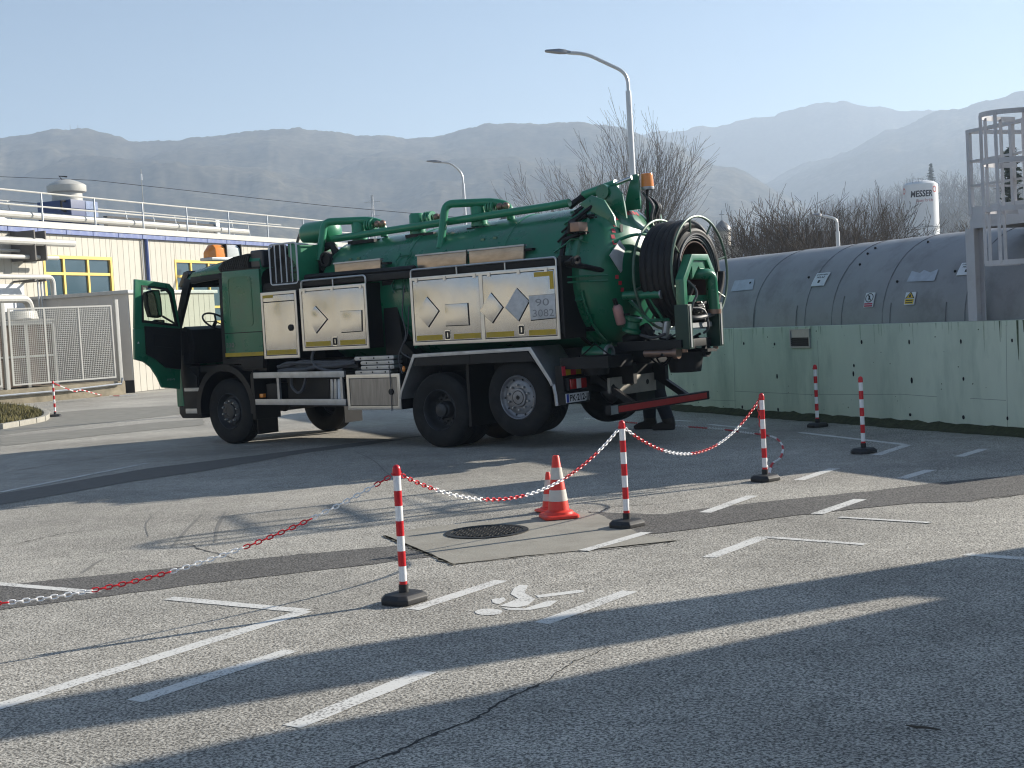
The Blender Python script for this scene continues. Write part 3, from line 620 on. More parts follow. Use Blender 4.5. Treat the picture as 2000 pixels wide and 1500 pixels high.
for k in range(14): z = zp * k / 14; w = .9 - .75 * k / 14; b.bar((-w, -w, z), (w, -w, z + zp / 14), .07, .07); b.bar((w, w, z), (-w, w, z + zp / 14), .07, .07)
b.build('lattice', mat('pylon_steel', (.45, .46, .48), .6), py, smooth=0)
for k, z in enumerate((zp * .95, zp * .85, zp * .75)): MB().bar((-1.5 + .2 * k, 0, z), (1.5 - .2 * k, 0, z), .12, .12).build('cross_arm', MATS['pylon_steel'], py)
# ------------------------------------------------------------------ left: factory building, shed, fenced cooling units
E1 = Vector((.35, .937, 0)).normalized(); FN = Vector((E1.y, -E1.x, 0)); FA = Vector((-16.3, 46.9, 0))
FBM = basis((0, 0, 0), E1, (0, 0, 1), FN)      # plane coordinates: x along facade, y up, z outwards
m_cream = mat('cream_wall_panel', (.46, .43, .36), .55, var=.04, vscale=1.2, dirt=((.45, .41, .33), .25, .6))
m_cream2 = mat('cream_wall_panel_b', (.445, .415, .345), .55, var=.04, vscale=1.2)
m_blue = mat('blue_fascia', (.10, .14, .32), .5, var=.12, vscale=4, dirt=((.3, .34, .42), .5, 3))
m_bluep = mat('blue_pipe', (.03, .06, .20), .4)
m_yelf = mat('yellow_window_frame', (.72, .50, .10), .5, var=.05)
m_glass = mat('window_glass', (.04, .075, .095), .06, var=.0, spec=.8)
m_shed = mat('shed_sheet', (.55, .53, .50), .5, var=.06, vscale=1, metal=.0)
m_rooft = mat('pale_roof_sheet', (.48, .47, .43), .5, var=.06)
fb = thing('factory_building', 'long cream panel factory with yellow framed windows and a blue eave at left', 'building', FA)
A0, A1, ZE = -46.0, 30.0, 5.62
MB().box(A0, A1, 0, ZE, -14, -.10, FBM).build('wall_core', mat('cream_core', (.5, .46, .37), .8), fb, smooth=0)
WIN = [(.84, 4.62, 3.0, 4.84, (1.92, 3.27), (4.24,)), (8.75, 12.6, 2.3, 4.84, (9.9, 11.2), (4.22, 2.95)), (16.5, 20.3, 3.0, 4.84, (17.7, 19.0), (4.24,)), (-8.0, -4.2, 3.0, 4.84, (-6.9, -5.5), (4.24,)), (-20, -16.2, 3, 4.84, (-18.9, -17.5), (4.24,)), (-32, -28.2, 3, 4.84, (-30.9, -29.5), (4.24,))]
PW = .345; k = 0; a = A0; pc = {}
def panel(a, z0, z1, w, alt):
    key = (round(z0, 3), round(z1, 3), round(w, 3), alt)
    if key not in pc:
        pc[key] = MB().box(.004, w - .004, z0, z1, -.10, 0, FBM).mesh('wall_panel', m_cream2 if alt else m_cream, bevel=.006, seg=1)
    o = link('wall_panel', pc[key], fb); o.location = E1 * a
while a < A1:
    w_ = .345 if a > -14 else 1.38
    cuts = [w for w in WIN if w[0] < a + w_ and w[1] > a]
    if not cuts: panel(a, 0, ZE, w_, k % 4 == 0)
    else:
        w = cuts[0]
        if a < w[0]: panel(a, 0, ZE, w[0] - a, False); r0 = w[0]
        else: r0 = a
        r1 = min(a + w_, w[1]); panel(r0, 0, w[2], r1 - r0, False); panel(r0, w[3], ZE, r1 - r0, False)
        if a + w_ > w[1]: panel(w[1], 0, ZE, a + w_ - w[1], False)
    a += w_; k += 1
for w in WIN:
    x0, x1, z0, z1, vx, hz = w
    f = MB().ring_prism([(x0 - .04, z0 - .04), (x1 + .04, z0 - .04), (x1 + .04, z1 + .04), (x0 - .04, z1 + .04)], [(x0 + .07, z0 + .07), (x1 - .07, z0 + .07), (x1 - .07, z1 - .07), (x0 + .07, z1 - .07)], -.11, .02, FBM).build('window', m_yelf, fb)
    for x in vx: MB().box(x - .05, x + .05, z0 + .07, z1 - .07, -.09, .0, FBM).build('mullion', m_yelf, f)
    for z in hz: MB().box(x0 + .07, x1 - .07, z - .05, z + .05, -.09, -.004, FBM).build('transom', m_yelf, f)
    xs = [x0] + list(vx) + [x1]; zs = sorted([z0] + list(hz) + [z1])
    for i in range(len(xs) - 1):
        for j in range(len(zs) - 1): MB().box(xs[i] + .051, xs[i + 1] - .051, zs[j] + .051, zs[j + 1] - .051, -.075, -.06, FBM).build('pane', m_glass, f, smooth=0)
# blue eave fascia in segments, roof edge, downpipe
fs = MB().box(0, 1.48, 5.62, 5.80, 0, .14, FBM).mesh('fascia_panel', m_blue, bevel=.01, seg=1); a = -16.0
while a < A1: o = link('fascia_panel', fs, fb); o.location = E1 * a; a += 1.5
MB().box(A0, A1, 5.80, 6.02, -.6, .18, FBM).build('roof_edge', m_rooft, fb)
MB().add([FBM @ Vector(p) for p in ((A0, 6.02, .1), (A1, 6.02, .1), (A1, 6.5, -7), (A0, 6.5, -7), (A1, 6.0, -14), (A0, 6.0, -14))], [(0, 1, 2, 3), (3, 2, 4, 5)]).build('roof', m_rooft, fb, smooth=0)
MB().tube([FBM @ Vector(p) for p in ((6.78, 5.62, .09), (6.78, 0.2, .09))], .07, 10).build('downpipe', m_bluep, fb)
MB().tube([FBM @ Vector(p) for p in ((6.55, 5.6, .05), (6.55, 2, .05))], .03, 6).build('conduit', m_white, fb)
# poster and white panel seen through the cab
MB().box(9.15, 9.75, 3.05, 3.95, .022, .03, FBM).build('notice_board', m_signw, fb)
# roof railing: posts and rails on the eave
rl = thing('roof_railing', 'white tube railing along the eave of the cream factory roof', 'railing', FA)
xs = [-5, -2.0, .95, 3.85, 6.8, 9.8, 12.95, 16.2, 19.5, 23, 26.5]
for x in xs: MB().cyl(FBM @ Vector((x, 6.02, .0)), FBM @ Vector((x, 7.02, 0)), .035, n=8).build('railing_post', m_galv, rl)
for z in (7.03, 6.55): MB().tube([FBM @ Vector((x, z, 0)) for x in (-14, xs[0], 10, 27)], .032, 6).build('rail', m_rooft, rl)
rl2 = thing('roof_railing', 'second thin railing with slanted posts farther back on the factory roof', 'railing', FA)
for x in (-3, -1.2, .6, 2.3, 9.3, 11.2, 12.8, 14.4, 16, 17.4, 18.8): MB().tube([FBM @ Vector((x + .25, 6.15, -2.6)), FBM @ Vector((x, 7.05, -2.6))], .022, 5).build('railing_post', m_galv, rl2)
MB().tube([FBM @ Vector((x, 7.05, -2.6)) for x in (-14, 5, 22)], .025, 5).build('rail', m_rooft, rl2)
pi_ = MB().tube([FBM @ Vector((x, 6.27, -.35)) for x in (-14, 5, 15.0)], .13, 10).build('roof_pipe', m_rooft); tag(pi_, 'thick white pipe lying along the factory roof edge behind the railing', 'pipe'); pi_.location = FA
# roof ventilator
V0 = FA + E1 * 4.15 + FN * (-1.4); vt = thing('roof_ventilator', 'round white roof ventilator standing on a dark blue box', 'ventilator', V0 + Vector((0, 0, 6.1)))
Lm = basis((0, 0, 0), E1, (0, 0, 1), FN)
MB().box(-.78, .78, -.05, .92, -.75, .75, Lm).build('base_box', mat('dark_blue_sheet', (.03, .055, .15), .5, var=.15, vscale=2), vt, bevel=.02)
MB().box(.05, .76, -.02, .9, .755, .765, Lm).build('tarpaulin', mat('blue_tarp', (.14, .20, .34), .45, var=.3, vscale=3, bump=.3, bscale=5), vt)
MB().lathe([(.55, .9), (.55, 1.25), (.69, 1.28), (.71, 1.34), (.71, 1.52), (.63, 1.58), (.45, 1.66), (.22, 1.74), (0, 1.77)], n=32).build('drum', m_rooft, vt)
MB().tube([(-.1, 0, 1.7), (-.25, 0, 1.9), (.05, 0, 1.86)], .03, 5).build('lifting_hook', m_dark, vt)
MB().tube([Lm @ Vector(p) for p in ((-.78, .5, .5), (-1.0, .55, .5), (-1.0, .85, .5), (-.78, .88, .5))], .05, 6).build('cable_duct', m_dark, vt)
# lightning rod, roof hatch, dark parapet far on the roof, cable
p = FA + E1 * 8.6 + FN * (-1.2); t = thing('lightning_rod', 'thin white rod standing on the factory roof', 'rod', (p.x, p.y, 6.1)); MB().cyl((0, 0, 0), (0, 0, 2.5), .02, .012, 6).build('rod', m_rooft, t); MB().cyl((0, 0, 2.05), (0, 0, 2.3), .035, n=6).build('rod_tip', m_signw, t); MB().cyl((0, 0, 0), (0, 0, .08), .08, n=8).build('foot', m_galv, t)
p = FA + E1 * .9 + FN * (-3.2); t = thing('roof_hatch', 'low white domed skylight on the factory roof left of the ventilator', 'skylight', (p.x, p.y, 6.22)); MB().add([Lm @ Vector(q) for q in ((-1.6, 0, -.8), (1.6, 0, -.8), (1.6, 0, .8), (-1.6, 0, .8), (-1.5, .55, -.7), (-.3, .65, -.7), (-.3, .65, .7), (-1.5, .55, .7))], [(0, 1, 2, 3), (4, 5, 6, 7), (0, 1, 5, 4), (2, 3, 7, 6), (1, 2, 6, 5), (3, 0, 4, 7)]).build('hatch_shell', m_rooft, t, bevel=.03); MB().box(-1.65, 1.65, -.1, .06, -.85, .85, Lm).build('hatch_curb', m_galv, t)
p = FA + E1 * 16.2 + FN * (-5); t = thing('rooftop_parapet', 'dark grey low screen on the far part of the factory roof', 'parapet', (p.x, p.y, 6.3)); MB().box(-5, 3.4, 0, .85, -.1, .1, Lm).build('screen', mat('dark_screen', (.06, .055, .05), .8), t); MB().box(3.4, 3.7, 0, 1.05, -.2, .2, Lm).build('end_post', m_galv, t)
cb = MB().tube([at(u, v, 70) for u, v in ((-200, 338), (0, 345), (180, 352), (330, 368), (500, 387), (640, 402), (900, 425))], .012, 4).build('overhead_cable', m_dark); tag(cb, 'thin dark overhead cable crossing above the factory roof', 'cable')
# pipe rack at the far left of the facade
pr = thing('pipe_rack', 'white pipes and brackets on the factory wall at the left edge', 'pipes', FA)
def ftube(pts, r, nm='pipe', m=m_rooft, fil=.25): MB().tube(fillet([FBM @ Vector(p) for p in pts], fil, 5), r, 10).build(nm, m, pr)
ftube(((-9, 5.22, .9), (1.35, 5.22, .9)), .13); ftube(((-9, 4.72, .7), (.72, 4.72, .7)), .075); ftube(((-9, 4.95, .35), (.5, 4.95, .35)), .05)
ftube(((-9, 4.05, .8), (.25, 4.05, .8), (.25, 2.6, .8)), .09); ftube(((-9, 3.3, 1.3), (-1.6, 3.3, 1.3), (-1.6, 2.2, 1.3)), .14, fil=.4)
for x in (-.28, -.12, .04): ftube(((x, 4.0, .6), (x, 2.4, .6)), .03, m=m_galv)
for x in (-6, -3, -.75, -.2): MB().box(x - .03, x + .03, 4.6, 5.6, .02, 1.0, FBM).build('bracket', mat('bracket_steel', (.12, .11, .1), .7), pr); MB().box(x - .03, x + .03, 3.9, 3.97, .02, .9, FBM).build('bracket', MATS['bracket_steel'], pr)
MB().box(-.15, .55, 5.14, 5.6, .03, .35, FBM).build('foil_wrap', mat('crumpled_foil', (.7, .72, .72), .3, metal=.6, bump=.9, bscale=4, var=.2), pr, bevel=.05)
MB().box(-2.5, -.3, 2.7, 3.85, .01, .03, FBM).build('wall_patch', m_signw, pr)
# shed
SC_ = Vector((-12.565, 45.502, 0)); SHM = basis((0, 0, 0), E1, (0, 0, 1), FN)
sh = thing('shed', 'flat roofed white sheet metal lean-to between the fence and the open truck door', 'shed', SC_)
MB().box(.02, 5.2, 0, 3.30, -3.9, -.02, SHM).build('shed_core', mat('shed_core', (.4, .39, .37), .8), sh, smooth=0)
for i in range(15): MB().box(.01 + i * .345, .345 + i * .345, .02, 3.3, -.02, .015, SHM).build('wall_sheet', m_cream, sh, bevel=.006, seg=1)
for i in range(7): MB().box(-.015, .02, .02, 3.3, -.57 - i * .56, -.02 - i * .56 + .01, SHM).build('wall_sheet', m_shed, sh, bevel=.008, seg=1)
MB().box(-.12, 5.3, 3.3, 3.42, -4.0, .1, SHM).build('roof_slab', mat('shed_roof', (.5, .5, .48), .5), sh, bevel=.02)
MB().box(-.03, -.016, .0, .42, -.4, .03, SHM).build('plinth', m_dark, sh)
# concrete plinth, wire fence, cooling units
FP0 = Vector((-15.4, 41.6, 0)); FP1 = Vector((-12.75, 44.6, 0)); FD = (FP1 - FP0).normalized(); FO = Vector((FD.y, -FD.x, 0)); LF = (FP1 - FP0).length
FM = basis((0, 0, 0), FD, (0, 0, 1), FO)
pl = MB().prism([(-9, -.2), (LF + .1, -.2), (LF + .1, .45), (-9, .47)], -2.2, .12, FM).build('concrete_plinth', mat('weathered_plinth', (.28, .24, .17), .95, var=.3, vscale=2, bump=.5, bscale=8, dirt=((.08, .07, .04), .8, 1.2)), None, bevel=.03); tag(pl, 'low weathered concrete plinth under the wire fence', 'plinth'); pl.location = FP0
pp_ = MB().tube([FM @ Vector(p) for p in ((-9, .28, .22), (2, .30, .2), (LF - .1, .36, .2), (LF - .05, .55, .2))], .035, 6).build('ground_pipe', m_galv); tag(pp_, 'thin grey pipe running along the concrete plinth', 'pipe'); pp_.location = FP0
def fence_panel(x0, x1, label):
    t = thing('wire_fence', label, 'fence', FP0, group='wire mesh fence panels at the left'); z0, z1 = .56, 2.93; b = MB()
    MB().ring_prism([(x0, z0), (x1, z0), (x1, z1), (x0, z1)], [(x0 + .05, z0 + .05), (x1 - .05, z0 + .05), (x1 - .05, z1 - .05), (x0 + .05, z1 - .05)], -.02, .02, FM).build('frame', m_rooft, t)
    n = 3 if x1 - x0 > 2.5 else 1
    for i in range(1, n): x = x0 + (x1 - x0) * i / n; MB().box(x - .025, x + .025, z0, z1, -.018, .018, FM).build('frame_bar', m_rooft, t)
    x = x0 + .06
    while x < x1 - .05: b.box(x, x + .011, z0 + .04, z1 - .04, .002, .008, FM); x += .062
    z = z0 + .09
    while z < z1 - .05: b.box(x0 + .04, x1 - .04, z, z + .011, -.006, 0, FM); z += .062
    o = b.build('wire_mesh', m_rooft, t, smooth=0); stuff(o)
fence_panel(.25, LF - .15, 'big wire mesh fence panel beside the white shed'); fence_panel(-3.4, -.1, 'wire mesh fence panel cut off by the left edge')
for x in (.08, LF + .02): t = MB().box(x - .06, x + .06, .42, 3.1, -.06, .06, FM).build('fence_post', m_rooft, None, bevel=.008); tag(t, 'square white fence post ' + ('between the two mesh panels' if x < 1 else 'at the shed end of the mesh fence'), 'post'); t.location = FP0
for x0, x1, lb in ((.1, 2.0, 'box shaped cooling unit with a white fan cowl behind the big mesh panel'), (-2.6, -.2, 'cooling unit with a fan cowl behind the left mesh panel')):
    t = thing('cooling_unit', lb, 'cooling unit', FP0); m_coil = mat('cooling_coil', (.16, .12, .09), .7, var=.35, vscale=12, stretch=(1, 1, .1))
    MB().box(x0, x1, .5, 2.45, -1.7, -.5, FM).build('coil_block', m_coil, t)
    for x in (x0, (x0 + x1) / 2, x1): MB().box(x - .05, x + .05, .46, 2.5, -.5, -.42, FM).build('corner_post', m_rooft, t)
    MB().box(x0 - .05, x1 + .05, 2.42, 2.56, -1.75, -.42, FM).build('top_rail', m_rooft, t)
    MB().box(x0, x1, 1.4, 1.46, -.49, -.44, FM).build('mid_rail', m_rooft, t)
    for cx in ((x0 + x1) / 2,): c = FM @ Vector((cx, 0, -1.05)); MB().lathe([(.62, 2.56), (.72, 2.60), (.66, 2.85), (.62, 2.85), (.6, 2.6)], (c.x, c.y, 0), n=24).build('fan_cowl', m_rooft, t)
# grass island with kerb stones
isl = [(0, 796), (30, 797), (60, 801), (85, 808), (92, 815), (84, 823), (45, 831), (0, 839)]
gi = [gp(u, v) for u, v in isl]; gl = [Vector((-19, 39.5, 0)), *gi, Vector((-14, 28.2, 0)), Vector((-19, 29, 0))]
gi = spline(gi, 4); inner = [Vector((-20, 40.0, 0))] + gi + [Vector((-14, 28.0, 0)), Vector((-20, 28.5, 0))]
cen = Vector((-16, 35, 0)); b = MB(); nn = len(inner); rings = 10; vs = []
for j in range(rings + 1):
    f = 1 - j / rings
    for q in inner: p = cen.lerp(q, f * .985); vs.append((p.x, p.y, .09 + .05 * (1 - f) + .02 * fbm(p.x * 2, p.y * 2)))
b.v = vs; b.f = [(j * nn + i, j * nn + (i + 1) % nn, (j + 1) * nn + (i + 1) % nn, (j + 1) * nn + i) for j in range(rings) for i in range(nn)]
io = struct(b.build('grass_island', mat('winter_turf', (.10, .085, .035), 1, var=.5, vscale=4, bump=.8, bscale=30)))
gr = MB(); rng = random.Random(2)
for k in range(5200):
    i = rng.randrange(nn); q = inner[i].lerp(inner[(i + 1) % nn], rng.random()); p = cen.lerp(q, sqrt(rng.random()) * .97); h = rng.uniform(.05, .14); a = rng.uniform(0, 2 * pi); d = Vector((cos(a), sin(a), 0)) * .012; ln = Vector((rng.uniform(-.05, .05), rng.uniform(-.05, .05), h)); z = Vector((p.x, p.y, .09))
    gr.add([z - d, z + d, z + ln], [(0, 1, 2)])
o = stuff(gr.build('grass', mat('dry_grass', (.14, .12, .04), .9, var=.5, vscale=.8), smooth=0)); o['label'] = 'dry yellowish grass on the kerbed island at left'
m_kerb = mat('kerb_stone', (.36, .34, .29), .9, var=.2, vscale=6, bump=.2, bscale=30, dirt=((.16, .14, .1), .5, 3))
acc = 0; kp = [gi[0]]
for p, q in zip(gi, gi[1:]):
    acc += (q - p).length
    if acc > .62: kp.append(q); acc = 0
for p, q in zip(kp, kp[1:]):
    d = (q - p).normalized(); MB().bar(p + d * .015 + Vector((0, 0, .055)), q - d * .015 + Vector((0, 0, .055)), .13, .13).build('kerb_stone', m_kerb, io, bevel=.015)

# ------------------------------------------------------------------ unseen caster added at right, outline shaped to shade the foreground
def cast_from(u, v, k):
    p = gp(u, v); d = k - p.dot(SUN_AZ); return p + SUN_AZ * d + Vector((0, 0, d * math.tan(SUN_EL)))
Q = Vector((-SUN_AZ.y, SUN_AZ.x, 0)); KD = 12.6
def qz(u, v): p = cast_from(u, v, KD); return (p.dot(Q), p.z)
caster = thing('shadow_caster', 'unseen cream shadow caster added out of frame at right, shaped to shade the foreground', 'building', SUN_AZ * KD)
DM = basis((0, 0, 0), Q, (0, 0, 1), SUN_AZ)
ztop = 7.0
def ext(a_, b_, z): t_ = (z - a_[1]) / (b_[1] - a_[1]); return (a_[0] + (b_[0] - a_[0]) * t_, z)
E1_ = [qz(*q) for q in ((2000, 1069), (1615, 1129), (1285, 1181), (995, 1220), (600, 1275), (300, 1330), (0, 1380))]
E2_ = [qz(*q) for q in ((1835, 1171), (1758, 1165), (1670, 1179), (1450, 1217), (1230, 1256), (995, 1290), (650, 1345), (300, 1405), (0, 1447))]
E3_ = [qz(*q) for q in ((1835, 1173), (1725, 1192), (1450, 1250), (1120, 1319), (900, 1363), (700, 1400), (450, 1445), (200, 1500))]
s0 = E2_[0]
pil = [(E1_[0][0] + .02, 0)] + E1_ + [(E1_[-1][0], ztop)] + [(E2_[-1][0], ztop)] + E2_[::-1] + [(s0[0], 0)]
MB().prism(pil, 0, .5, DM).build('caster_pier', m_cream, caster, smooth=0)
w_top = (E3_[-1][0], ztop)
MB().prism([(s0[0] + .2, 0), (s0[0] + .2, s0[1] - .12), (s0[0] + .01, s0[1] - .02)] + E3_[1:] + [w_top, (-16, ztop), (-16, 0)], 0.06, 9, DM).build('wall', m_cream, caster, smooth=0)  # unseen caster slab, its edge cut to leave the strip of light
MB().box(-16.3, w_top[0] - .1, ztop, ztop + .15, -.1, 9.2, DM).build('roof', m_rooft, caster)
# ------------------------------------------------------------------ yard surface: patches, slab, markings
def ground_sheet(name, pts, z, m, rag=0.0, sub=6, seed=0):
    P = []; n = len(pts)
    for i in range(n):
        a, b_ = pts[i], pts[(i + 1) % n]; k = max(1, int((b_ - a).length / .12)) if rag else 1
        for j in range(k):
            p = a.lerp(b_, j / k)
            if rag: p = p + Vector((fbm(p.x * 5, p.y * 5, seed) * rag, fbm(p.x * 5 + 9, p.y * 5, seed) * rag, 0))
            P.append((p.x, p.y, z))
    me = bpy.data.meshes.new(name); bm = bmesh.new(); vs = [bm.verts.new(p) for p in P]; f = bm.faces.new(vs); bmesh.ops.triangulate(bm, faces=[f]); bmesh.ops.recalc_face_normals(bm, faces=bm.faces)
    if bm.faces and sum(f_.normal.z for f_ in bm.faces) < 0: bmesh.ops.reverse_faces(bm, faces=bm.faces)
    bm.to_mesh(me); bm.free(); me.materials.append(m); return link(name, me)
G_ = lambda *q: [gp(u, v) for u, v in q]
struct(ground_sheet('asphalt_patch', G_((-60, 1150), (40, 1140), (280, 1116), (520, 1090), (720, 1071), (800, 1064), (870, 1085), (760, 1098), (680, 1108), (400, 1140), (140, 1174), (0, 1192), (-60, 1198)), .003, m_patch, .02, seed=1))
struct(ground_sheet('asphalt_patch', G_((1150, 1000), (1215, 1003), (1300, 1005), (1372, 994), (1500, 980), (1700, 960), (1860, 940), (2000, 928), (2080, 920), (2080, 958), (2000, 966), (1908, 976), (1900, 981), (1780, 983), (1640, 998), (1500, 1014), (1300, 1041), (1255, 1045), (1200, 1020)), .004, m_patch, .03, seed=2))
struct(ground_sheet('asphalt_patch', G_((-80, 978), (0, 965), (290, 915), (580, 880), (760, 857), (840, 850), (700, 872), (600, 884), (400, 920), (250, 942), (0, 987), (-80, 1000)), .004, mat('dark_patch_plain', (.13, .125, .115), .9, var=.15, vscale=9, bump=.3, bscale=160), .015, seed=3))
struct(ground_sheet('asphalt_patch', G_((0, 815), (180, 800), (350, 792), (430, 800), (300, 815), (120, 835), (0, 850)), .004, mat('grey_patch', (.22, .21, .18), .9, var=.2, vscale=3, bump=.2, bscale=90), .05, seed=4))
struct(ground_sheet('asphalt_patch', G_((0, 855), (300, 826), (395, 818), (400, 830), (200, 850), (0, 872)), .0045, MATS['grey_patch'], .05, seed=5))
# concrete slab round the manhole
m_slab = mat('slab_concrete', (.30, .28, .235), .9, var=.12, vscale=4, bump=.25, bscale=60, dirt=((.17, .15, .12), .5, 2.5))
sl_o = struct(ground_sheet('concrete_slab', G_((752, 1047), (830, 1030), (950, 1020), (1090, 1004), (1165, 1003), (1255, 1045), (1318, 1057), (1180, 1072), (1020, 1087), (885, 1103), (830, 1078)), .0048, m_slab, .018, seed=6))
sh_ = MB()
for a_, b_ in ((G_((752, 1047))[0], G_((885, 1103))[0]), (G_((885, 1103))[0], G_((1318, 1057))[0])):
    big = (b_ - a_).length < 2.0 and a_.x < -1
    for k in range(40):
        p = a_.lerp(b_, (k + random.random()) / 40); w = random.uniform(.015, .05) if big else random.uniform(.006, .02); d = (b_ - a_).normalized(); nrm = Vector((-d.y, d.x, 0)); L_ = random.uniform(.04, .12)
        sh_.add([p - d * L_ + Vector((0, 0, .0062)), p - nrm * w + Vector((0, 0, .0062)), p + d * L_ + Vector((0, 0, .0062)), p + nrm * w * .3 + Vector((0, 0, .0062))], [(0, 1, 2, 3)])
jo = sh_.build('joint_crack', mat('crumbled_edge', (.09, .085, .065), 1, var=.5, vscale=30), sl_o, smooth=0); stuff(jo)
p = gp(951, 1040); mh = thing('manhole_cover', 'round black cast iron manhole cover in the concrete slab', 'manhole cover', (p.x, p.y, .005), rz=.3)
m_iron = mat('cast_iron', (.035, .033, .03), .55, metal=.5, var=.25, vscale=15, dirt=((.10, .085, .065), .5, 9))
MB().lathe([(.30, .001), (.345, .001), (.345, .008), (.30, .008)], n=40, close=True).build('frame_ring', m_iron, mh)
MB().lathe([(0, .002), (.29, .002), (.29, .0045), (0, .0045)], n=40).build('cover_plate', m_iron, mh)
st_ = None
for i in range(-8, 9):
    for j in range(-8, 9):
        x, y = i * .035 + (j % 2) * .0175, j * .033
        if hypot(x, y) < .27:
            if st_ is None: st_ = MB().box(-.012, .012, -.009, .009, 0, .007).mesh('cover_stud', m_iron, bevel=.002, seg=1)
            o = link('cover_stud', st_, mh); o.location = (x, y, .0045); o.rotation_euler = (0, 0, (i * 7 + j * 3) % 4 * .785)
# painted lines
m_paint = bpy.data.materials.new('worn_white_paint'); m_paint.use_nodes = True
N = m_paint.node_tree.nodes; L = m_paint.node_tree.links; b_ = N['Principled BSDF']; tc = N.new('ShaderNodeTexCoord')
n1 = N.new('ShaderNodeTexNoise'); n1.inputs['Scale'].default_value = 60; n1.inputs['Detail'].default_value = 3; L.new(tc.outputs['Object'], n1.inputs['Vector'])
n2 = N.new('ShaderNodeTexNoise'); n2.inputs['Scale'].default_value = 3; n2.inputs['Detail'].default_value = 4; L.new(tc.outputs['Object'], n2.inputs['Vector'])
ad = N.new('ShaderNodeMath'); ad.operation = 'MULTIPLY_ADD'; L.new(n2.outputs[0], ad.inputs[0]); ad.inputs[1].default_value = .5; L.new(n1.outputs[0], ad.inputs[2])
cr = N.new('ShaderNodeValToRGB'); cr.color_ramp.elements[0].position = .56; cr.color_ramp.elements[0].color = (.20, .19, .175, 1); cr.color_ramp.elements[1].position = .70; cr.color_ramp.elements[1].color = (.66, .65, .61, 1)
L.new(ad.outputs[0], cr.inputs[0]); L.new(cr.outputs[0], b_.inputs['Base Color']); b_.inputs['Roughness'].default_value = .8
def marking(pts, w=.115, z=.0026):
    P = [gp(u, v) for u, v in pts]
    for a, b2 in zip(P, P[1:]):
        d = (b2 - a).normalized(); nrm = Vector((-d.y, d.x, 0)) * (w / 2); ex = d * (w / 2 if len(P) > 2 else 0)
        struct(ground_sheet('painted_line', [a - nrm, b2 + ex - nrm, b2 + ex + nrm, a + nrm], z, m_paint, .006, seed=a.x))
marking(((805, 1191), (980, 1134))); marking(((1058, 1218), (1230, 1155))); marking(((570, 1420), (835, 1312))); marking(((262, 1370), (568, 1271)))
marking(((-40, 1392), (598, 1194))); marking(((598, 1194), (330, 1169)), .10, .0034); marking(((-30, 1139), (190, 1158)), .09, .0054)
marking(((1385, 1089), (1492, 1049))); marking(((1492, 1049), (1690, 1064)), .07, .0034); marking(((1596, 1005), (1680, 976)), z=.0054); marking(((1640, 1011), (1820, 1022)), .06, .0054)
marking(((1377, 1002), (1470, 969)), z=.0054); marking(((1560, 938), (1630, 915))); marking(((1760, 935), (1817, 918))); marking(((1712, 889), (1770, 870))); marking(((1770, 869), (1562, 845)), .10, .0034)
marking(((1873, 892), (1922, 877))); marking(((1885, 1083), (2060, 1096)), .09); marking(((0, 962), (288, 905)), .10, .0054); marking(((1140, 1077), (1262, 1041)), .10, .0066); marking(((1385, 829), (1460, 837)), .1); marking(((1300, 820), (1350, 823)), .1)
marking(((-60, 968), (0, 960)), .08)
# wheelchair pictogram painted on the bay
def zp_(*pts): return [gp(700 + x / 3.077, 800 + y / 3.077) for x, y in pts]
for pts in ([(785 + 82 * cos(2 * pi * k / 20), 1218 + 20 * sin(2 * pi * k / 20)) for k in range(20)], ((970, 1055), (1020, 1058), (1000, 1105), (1065, 1140), (1020, 1178), (950, 1192), (850, 1182), (960, 1137), (915, 1110), (935, 1075)), ((800, 1142), (875, 1130), (890, 1150), (845, 1172), (808, 1165)), ((1065, 1118), (1330, 1085), (1365, 1092), (1340, 1101), (1085, 1133)), ((862, 1193), (1000, 1197), (1060, 1178), (1140, 1150), (1200, 1150), (1150, 1184), (1030, 1206), (900, 1206))):
    struct(ground_sheet('painted_symbol', zp_(*pts), .0026, m_paint, .004, seed=3))
# tyre scuffs and cracks
m_scuff = mat('tyre_scuff', (.19, .18, .16), .85, var=.3, vscale=20)
for pts, w in ((((335, 1070), (365, 1035), (395, 1005)), .03), (((420, 1060), (425, 1030), (440, 1000)), .025), (((160, 1120), (185, 1102), (200, 1093)), .03), (((300, 1005), (285, 1025), (290, 1048)), .012), (((20, 1066), (95, 1048)), .012), (((350, 1060), (460, 1092)), .008), (((820, 905), (770, 930), (730, 900), (690, 880)), .015), (((0, 1445), (60, 1400)), .01)):
    P = spline([gp(*q) for q in pts], 5)
    mb = MB(); n = len(P)
    for i, q in enumerate(P):
        d = (P[min(i + 1, n - 1)] - P[max(i - 1, 0)]).normalized(); nrm = Vector((-d.y, d.x, 0)) * (w / 2) * (.6 + .5 * sin(3.1 * (i + .5) / n)); mb.v += [(q.x - nrm.x, q.y - nrm.y, .0022), (q.x + nrm.x, q.y + nrm.y, .0022)]
    mb.f = [(2 * i, 2 * i + 2, 2 * i + 3, 2 * i + 1) for i in range(n - 1)]; struct(mb.build('tyre_scuff', m_scuff, smooth=0))
m_crack = mat('crack_filler', (.035, .033, .03), .9, var=.4, vscale=25)
